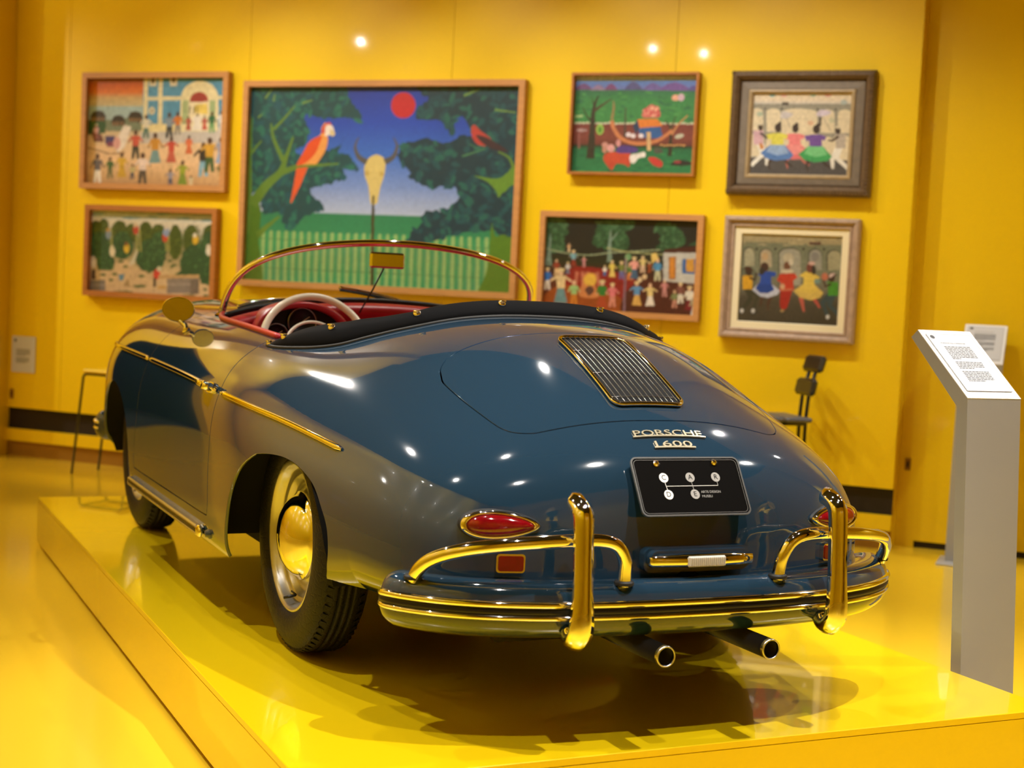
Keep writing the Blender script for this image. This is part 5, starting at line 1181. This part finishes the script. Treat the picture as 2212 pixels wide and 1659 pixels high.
A.curve([(290, 555), (500, 600), (760, 620), (1000, 590), (1280, 570), (1530, 550)], 14, (150, 165, 130)); A.curve([(960, 540), (1150, 575), (1350, 590), (1560, 600)], 14, (165, 170, 115))
A.poly([(1560, 580), (1930, 570), (1920, 900), (1560, 880)], (195, 195, 190)); A.poly([(1570, 545), (1935, 500), (1935, 575), (1570, 580)], (70, 28, 18)); A.rect(1615, 620, 1690, 860, (165, 110, 60)); A.rect(1630, 630, 1676, 840, (215, 140, 50)); A.rect(1755, 640, 1915, 795, (50, 100, 165)); A.rect(1795, 640, 1880, 775, (205, 150, 60)); A.line([(1165, 640), (1150, 1240)], 22, (135, 105, 120)); A.ell(1190, 630, 34, 34, (110, 160, 110)); A.line([(1175, 600), (1170, 800)], 10, (160, 165, 130))
for x in (640, 700, 760, 860): A.line([(x, 800), (x+rng.uniform(-30, 30), 980)], 40, (190, 110, 85), 20)
A.blob([(720, 830), (790, 810), (850, 830), (840, 940), (880, 1060), (760, 1080), (660, 1050), (700, 930)], (205, 130, 75)); A.blob([(715, 870), (780, 815), (845, 850), (835, 935), (740, 940)], (225, 180, 70)); A.blob([(730, 990), (790, 950), (830, 1000), (775, 1055)], (95, 60, 50))
pal = [(50, 110, 185), (225, 190, 110), (230, 225, 205), (215, 120, 125), (60, 110, 50), (205, 75, 40), (225, 205, 80), (110, 150, 170)]
for x, y, h, t_, l_ in ((315, 1005, 240, (50, 120, 205), (235, 225, 210)), (465, 1150, 380, (225, 200, 150), (105, 145, 150)), (610, 1165, 270, (150, 190, 120), (200, 125, 40)), (915, 1185, 300, (50, 120, 45), (170, 70, 35)), (1025, 1170, 255, (220, 120, 125), (215, 140, 120)), (1285, 1150, 260, (95, 150, 200), (215, 170, 90)), (1425, 1150, 245, (225, 200, 130), (235, 225, 210)), (1575, 1045, 180, (205, 135, 135), (200, 140, 135)), (1680, 1160, 190, (130, 140, 90), (200, 140, 120)), (1740, 1110, 220, (130, 80, 70), (225, 220, 205)), (1835, 1185, 260, (225, 220, 205), (120, 30, 40)), (1885, 1250, 230, (170, 165, 130), (225, 220, 210)),
                   (415, 850, 180, (150, 60, 40), (225, 190, 140)), (540, 830, 130, (205, 205, 205), (110, 110, 130)), (600, 745, 175, (120, 170, 185), (140, 50, 35)), (715, 750, 110, (215, 140, 150), (200, 140, 140)), (940, 840, 110, (230, 225, 215), (60, 110, 170)), (1020, 850, 175, (228, 205, 95), (225, 200, 110)), (1120, 870, 190, (120, 130, 60), (110, 110, 170)), (1210, 880, 190, (80, 120, 60), (225, 140, 70)), (1255, 870, 240, (230, 160, 150), (70, 100, 130)), (1345, 795, 175, (220, 200, 130), (225, 190, 160)), (1500, 880, 240, (75, 145, 195), (195, 195, 160)), (1415, 800, 120, (150, 70, 35), (160, 70, 30)), (550, 590, 90, (225, 180, 130), (215, 190, 150))):
    A.fig(x, y, h, t_, l_, skin=(225, 185, 150), kind='legs' if rng.random() < .6 else 'skirt', arm=rng.uniform(0, .8), hat=(225, 205, 150) if rng.random() < .5 else None)
A.poly([(1440, 700), (1430, 600), (1480, 580), (1510, 640)], (225, 195, 110)); A.ell(1365, 840, 26, 28, (225, 195, 150)); A.ell(1315, 870, 24, 26, (225, 200, 160))
picture(-1.366, -0.425, 0.922, 1.496, (-1.337, -0.454, 0.940, 1.471), A.finish(), 'bonfire party at night with garlands and a white house, painting behind the car', 'wood_light', flat_prof(.032, .050))

# 7 -- dancers with harlequin, pale frame and cream mount
A = Art([(415, 325), (1515, 355), (1440, 1335), (360, 1275)], 130, 116)
A.grad(300, 1350, [(0, (150, 140, 108)), (.05, (172, 158, 122)), (.11, (160, 148, 112)), (.13, (118, 122, 98)), (.4, (120, 125, 105)), (.55, (115, 112, 96)), (.68, (78, 72, 58)), (.85, (68, 62, 50)), (1, (56, 50, 40))])
for x0, x1, yt, yb, c in ((440, 550, 485, 680, (165, 162, 135)), (615, 735, 500, 690, (178, 165, 138)), (820, 1045, 490, 880, (160, 158, 142)), (1135, 1265, 500, 720, (150, 150, 140)), (1330, 1465, 510, 720, (162, 158, 128)), (390, 560, 700, 900, (100, 105, 88))):
    A.ell((x0+x1)/2, yt+60, (x1-x0)/2+9, 66, (72, 72, 60)); A.rect(x0-9, yt+60, x0+6, yb, (72, 72, 60)); A.ell((x0+x1)/2+4, yt+64, (x1-x0)/2, 58, c); A.rect(x0+4, yt+64, x1+4, yb, c)
for k in range(40): A.ell(rng.uniform(430, 1500), rng.uniform(330, 460), rng.uniform(20, 60), 6, [(178, 165, 130), (140, 132, 100), (190, 172, 128)][k % 3], 0, 8)
for x in (580, 780, 1080, 1295): A.ell(x, 500, 13, 14, (40, 40, 34))
A.rect(1140, 425, 1265, 455, (90, 60, 50)); A.ell(920, 600, 60, 60, (185, 175, 150)); A.ell(670, 580, 34, 44, (190, 160, 120)); A.ell(1200, 580, 40, 50, (135, 132, 128))
def man7(x, y, top, low, sg, hatc):
    A.line([(x, y+200), (x+sg*40, y+310), (x-sg*50, y+420)], 78, low, 34); A.line([(x+sg*20, y+200), (x+sg*110, y+290), (x+sg*60, y+430)], 78, low, 34); A.poly([(x-55, y+70), (x+55, y+70), (x+52, y+215), (x-52, y+215)], top); A.line([(x+sg*20, y+90), (x+sg*80, y+120), (x+sg*100, y+40)], 28, (60, 42, 30), 18); A.ell(x+sg*15, y+25, 36, 48, (62, 42, 32)); A.ell(x+sg*5, y-5, 40, 22, hatc)
    for dx in (-sg*60, sg*60): A.ell(x+dx, y+440, 20, 24, (205, 205, 205))
man7(480, 710, (218, 165, 40), (60, 60, 45), 1, (70, 40, 30)); man7(1385, 775, (70, 145, 45), (55, 75, 82), -1, (70, 40, 40)); A.blob([(1345, 800), (1360, 760), (1410, 755), (1380, 790)], (215, 190, 185))
A.line([(640, 990), (620, 1100)], 34, (80, 50, 35), 14); A.line([(730, 1000), (700, 1080), (700, 1150)], 36, (80, 50, 35), 14); A.poly([(590, 870), (740, 870), (830, 940), (800, 980), (700, 1015), (620, 1000), (530, 930)], (190, 195, 215)); A.poly([(600, 860), (735, 860), (770, 930), (700, 965), (610, 960), (565, 915)], (25, 65, 150)); A.poly([(590, 770), (640, 740), (720, 735), (790, 745), (780, 790), (735, 790), (735, 870), (610, 875), (625, 790)], (35, 75, 170)); A.ell(665, 690, 44, 50, (70, 45, 38)); A.ell(635, 735, 30, 40, (50, 45, 42))
A.poly([(830, 760), (985, 755), (1015, 800), (970, 830), (975, 935), (820, 935), (835, 850), (795, 830)], (195, 60, 40)); A.poly([(830, 930), (960, 930), (905, 1120), (850, 1150), (825, 1100)], (165, 38, 30)); A.ell(905, 680, 36, 48, (110, 70, 50)); A.ell(905, 735, 70, 22, (205, 190, 165)); A.ell(945, 640, 24, 34, (205, 195, 175)); A.ell(855, 895, 26, 30, (205, 165, 130)); A.line([(835, 935), (965, 925)], 22, (195, 110, 80)); A.ell(850, 1150, 22, 14, (170, 140, 90))
A.line([(1050, 1010), (1080, 1160)], 50, (195, 95, 80), 20); A.line([(1180, 1010), (1245, 1120)], 46, (190, 85, 75), 16); A.poly([(1070, 870), (1190, 870), (1285, 960), (1250, 1010), (1150, 1040), (1040, 1010), (970, 940)], (215, 185, 95)); A.poly([(1075, 870), (1185, 870), (1240, 940), (1150, 970), (1020, 940)], (225, 195, 90)); A.poly([(1030, 780), (1100, 735), (1180, 755), (1255, 800), (1200, 830), (1190, 875), (1075, 875), (1080, 800)], (225, 195, 85)); A.ell(1150, 700, 42, 54, (120, 65, 55)); A.ell(1185, 720, 24, 50, (50, 45, 40)); A.ell(1165, 650, 36, 18, (215, 175, 165)); A.ell(1300, 790, 34, 40, (195, 115, 90)); A.ell(1220, 840, 34, 26, (120, 150, 145))
P7 = [(0, 0), (0, .050), (.008, .062), (.020, .064), (.034, .046), (.040, .038), (.043, .045), (.052, .045), (.056, .030)]
picture(-0.308, 0.406, 0.847, 1.498, (-0.213, 0.318, 0.936, 1.405), A.finish(), 'dancers with a red-clad figure, in a pale frame with a cream mount', 'frame_pink', P7, cv_depth=.020,
        extra=[('mount', [(0, .028), (.002, .032), (.036, .032), (.040, .022)], 'mat_cream', (-.253, .355, .900, 1.444))])

# ---------------------------------------------------------------- wall card, sockets
t = thing('wall_label', 'small white text card on the shaded wall at the far left', 'label', wp(-4.956, .341, .002), WALL_ROT)
MB().box((0, -.003, .1185), (.186, .006, .237)).build('card', 'paper_white', t)
m = MB()
for k in range(5): m.box((-.002-(.018 if k == 4 else 0)*1, -.0062, .150-k*.0095), (.112-(.036 if k == 4 else 0), .0006, .0055))
for k in range(4): m.box((-.006-(.012 if k == 3 else 0), -.0062, .094-k*.0095), (.104-(.024 if k == 3 else 0), .0006, .0055))
x = m.build('text_lines', 'ink_grey', t); x['kind'] = 'stuff'
MB().lathe([(0, 0), (.010, 0), (.010, .0006)][::-1], 20, axis='y', c=(-.067, -.0068, .208)).build('logo', 'ink_dark', t)
for s, z, o, lab in ((-5.045, .17, 0.0, 'tiny brown socket plate low on the wall at the far left'), (.70, .20, -.19, 'tiny brown socket plate on the set-back wall right of the paintings')):
    t = thing('wall_socket', lab, 'socket', wp(s, z, o+.001), WALL_ROT)
    MB().box((0, -.004, .025), (.030, .008, .065), bev=.002).build('cover', 'base_brown', t)
    MB().box((0, -.0085, .025), (.012, .002, .030)).build('socket_face', 'slot_black', t)

# ---------------------------------------------------------------- information stands
def info_stand(name, label, loc, rotz, title, lines):
    t = thing(name, label, 'info stand', loc, rotz)
    H = .792-FLOOR_Z; w = .207; lean = .062; th = .042
    def bar(pts, nm, mat, x0=-w/2, x1=w/2): return MB().prism(pts, x0, x1, lambda a, b, d: (d, a, b)).build(nm, mat, t)
    bar([(0, .006), (th, .006), (th+lean, H-.028), (lean, H)], 'column', 'stand_grey')
    hd = [(lean, H), (lean+.238, H+.191), (lean+.238+.027, H+.168), (lean+th, H-.028)]
    bar(hd, 'head', 'stand_grey')
    MB().box((0, .03, .004), (w+.07, .26, .008), bev=.002).build('foot_plate', 'stand_grey', t)
    d = Vector((0, .238, .191)); L = d.length; d.normalize(); n = Vector((0, -d.z, d.y)); o = Vector((0, lean, H))
    f = lambda a, b, c: tuple(o+Vector((a, 0, 0))+d*b+n*c)
    MB().prism([(-w/2, 0), (w/2, 0), (w/2, L), (-w/2, L)], .0, .002, f).build('face', 'stand_white', t)
    pp = rr(.088, .128, .003); pp = [(a, b+L/2+.004) for a, b in pp]
    pan = MB().prism(pp, .002, .0045, f).build('text_panel', 'paper_white', t)
    oo = rr(.0885, .1285, .003); m = MB(); mw = .0008
    for x0, x1, y0, y1 in ((-.0885, -.0877, -.1285, .1285), (.0877, .0885, -.1285, .1285), (-.0885, .0885, -.1285, -.1277), (-.0885, .0885, .1277, .1285)):
        m.prism([(x0, y0+L/2+.004), (x1, y0+L/2+.004), (x1, y1+L/2+.004), (x0, y1+L/2+.004)], .0044, .0049, f)
    m.build('edge_line', 'ink_dark', pan)
    MB().prism([(-.070+.0085*math.cos(a), L/2+.118+.0085*math.sin(a)) for a in np.linspace(0, 2*math.pi, 24, False)], .0044, .0049, f).build('logo', 'ink_dark', pan)
    V, F = text_mesh(title, .007, 0); V = np.array(V); V[:, 0] *= .098/np.ptp(V[:, 0]); V[:, 1] *= .0052/np.ptp(V[:, 1])
    tt = MB().add([f(v[0]-.006, L/2+.090+v[1], .0049) for v in V], F).build('title', 'ink_dark', pan); tt['kind'] = 'stuff'
    m = MB(); y = L/2+.072
    for blk in lines:
        for k in range(blk):
            x = -.052; xe = .052 if k < blk-1 else rng.uniform(-.02, .03)
            while x < xe:
                ww = rng.uniform(.006, .017); ww = min(ww, xe-x); m.prism([(x, y), (x+ww, y), (x+ww, y+.0034), (x, y+.0034)], .0044, .0048, f); x += ww+.0022
            y -= .0068
        y -= .0085
    tl = m.build('text_lines', 'ink_dark', pan); tl['kind'] = 'stuff'
    return t
info_stand('info_stand', 'grey info stand with tilted white text panel beside the plinth', (1.266, -.672, FLOOR_Z), 0.0, 'PORSCHE 356 A SPEEDSTER', (9, 5, 7))
info_stand('info_stand', 'farther grey info stand against the yellow wall, mostly hidden by the near one', (3.318, 1.673, FLOOR_Z), WALL_ROT, 'ARTE DESIGN MUSEU', (8, 5, 4))

# ---------------------------------------------------------------- stools by the wall
def R2(a): return Matrix.Rotation(a, 3, 'Z')
t = thing('high_stool', 'high black stool with split padded back, by the wall behind the car', 'stool', (2.565, 2.31, FLOOR_Z), math.atan2(-WD[1]*.8+WN[1]*.6, -WD[0]*.8+WN[0]*.6))
hs = .665                                                # local +x is the way it faces
for y in (-.035, .035):
    MB().tube([(-.16, y, 0), (-.155, y, .45), (-.155, y, hs), (-.165, y, .80), (-.20, y, .93)], .010, 10).build('back_post', 'stool_black', t)
for y in (-.15, .15):
    MB().tube([(.15, y, 0), (.13, y, hs-.02), (-.155, y*.25, hs-.02)], .010, 10).build('leg', 'stool_black', t)
MB().tube([(.145, -.15, .22), (.145, .15, .22)], .008, 8).build('foot_rail', 'stool_black', t)
for x in (.10, -.06):
    MB().box((x, 0, hs+.008), (.145, .33, .026), bev=.010).build('seat_pad', 'stool_seat', t)
for z, x, a in ((.955, -.205, -.30), (.835, -.165, -.20)):
    MB().box((x, 0, z), (.035, .20, .090), Matrix.Rotation(a, 3, 'Y'), bev=.015).build('back_pad', 'stool_black', t)
t = thing('low_stool', 'thin black tube-framed stool by the wall left of the car', 'stool', wp(-3.97, FLOOR_Z, .33), WALL_ROT)
hz = .615
for y in (-.13, .13):
    MB().tube([(-.22, y, 0), (-.155, y, hz-.015), (-.145, y, hz), (-.13, y, hz+.004), (.13, y, hz+.004), (.145, y, hz), (.155, y, hz-.015), (.22, y, 0)], .008, 8).build('leg_frame', 'stool_black', t)
for x in (-.14, .14): MB().tube([(x, -.13, hz), (x, .13, hz)], .007, 8).build('cross_rail', 'stool_black', t)
MB().box((0, 0, hz+.022), (.30, .30, .022), bev=.008).build('seat', 'wall_yellow', t)
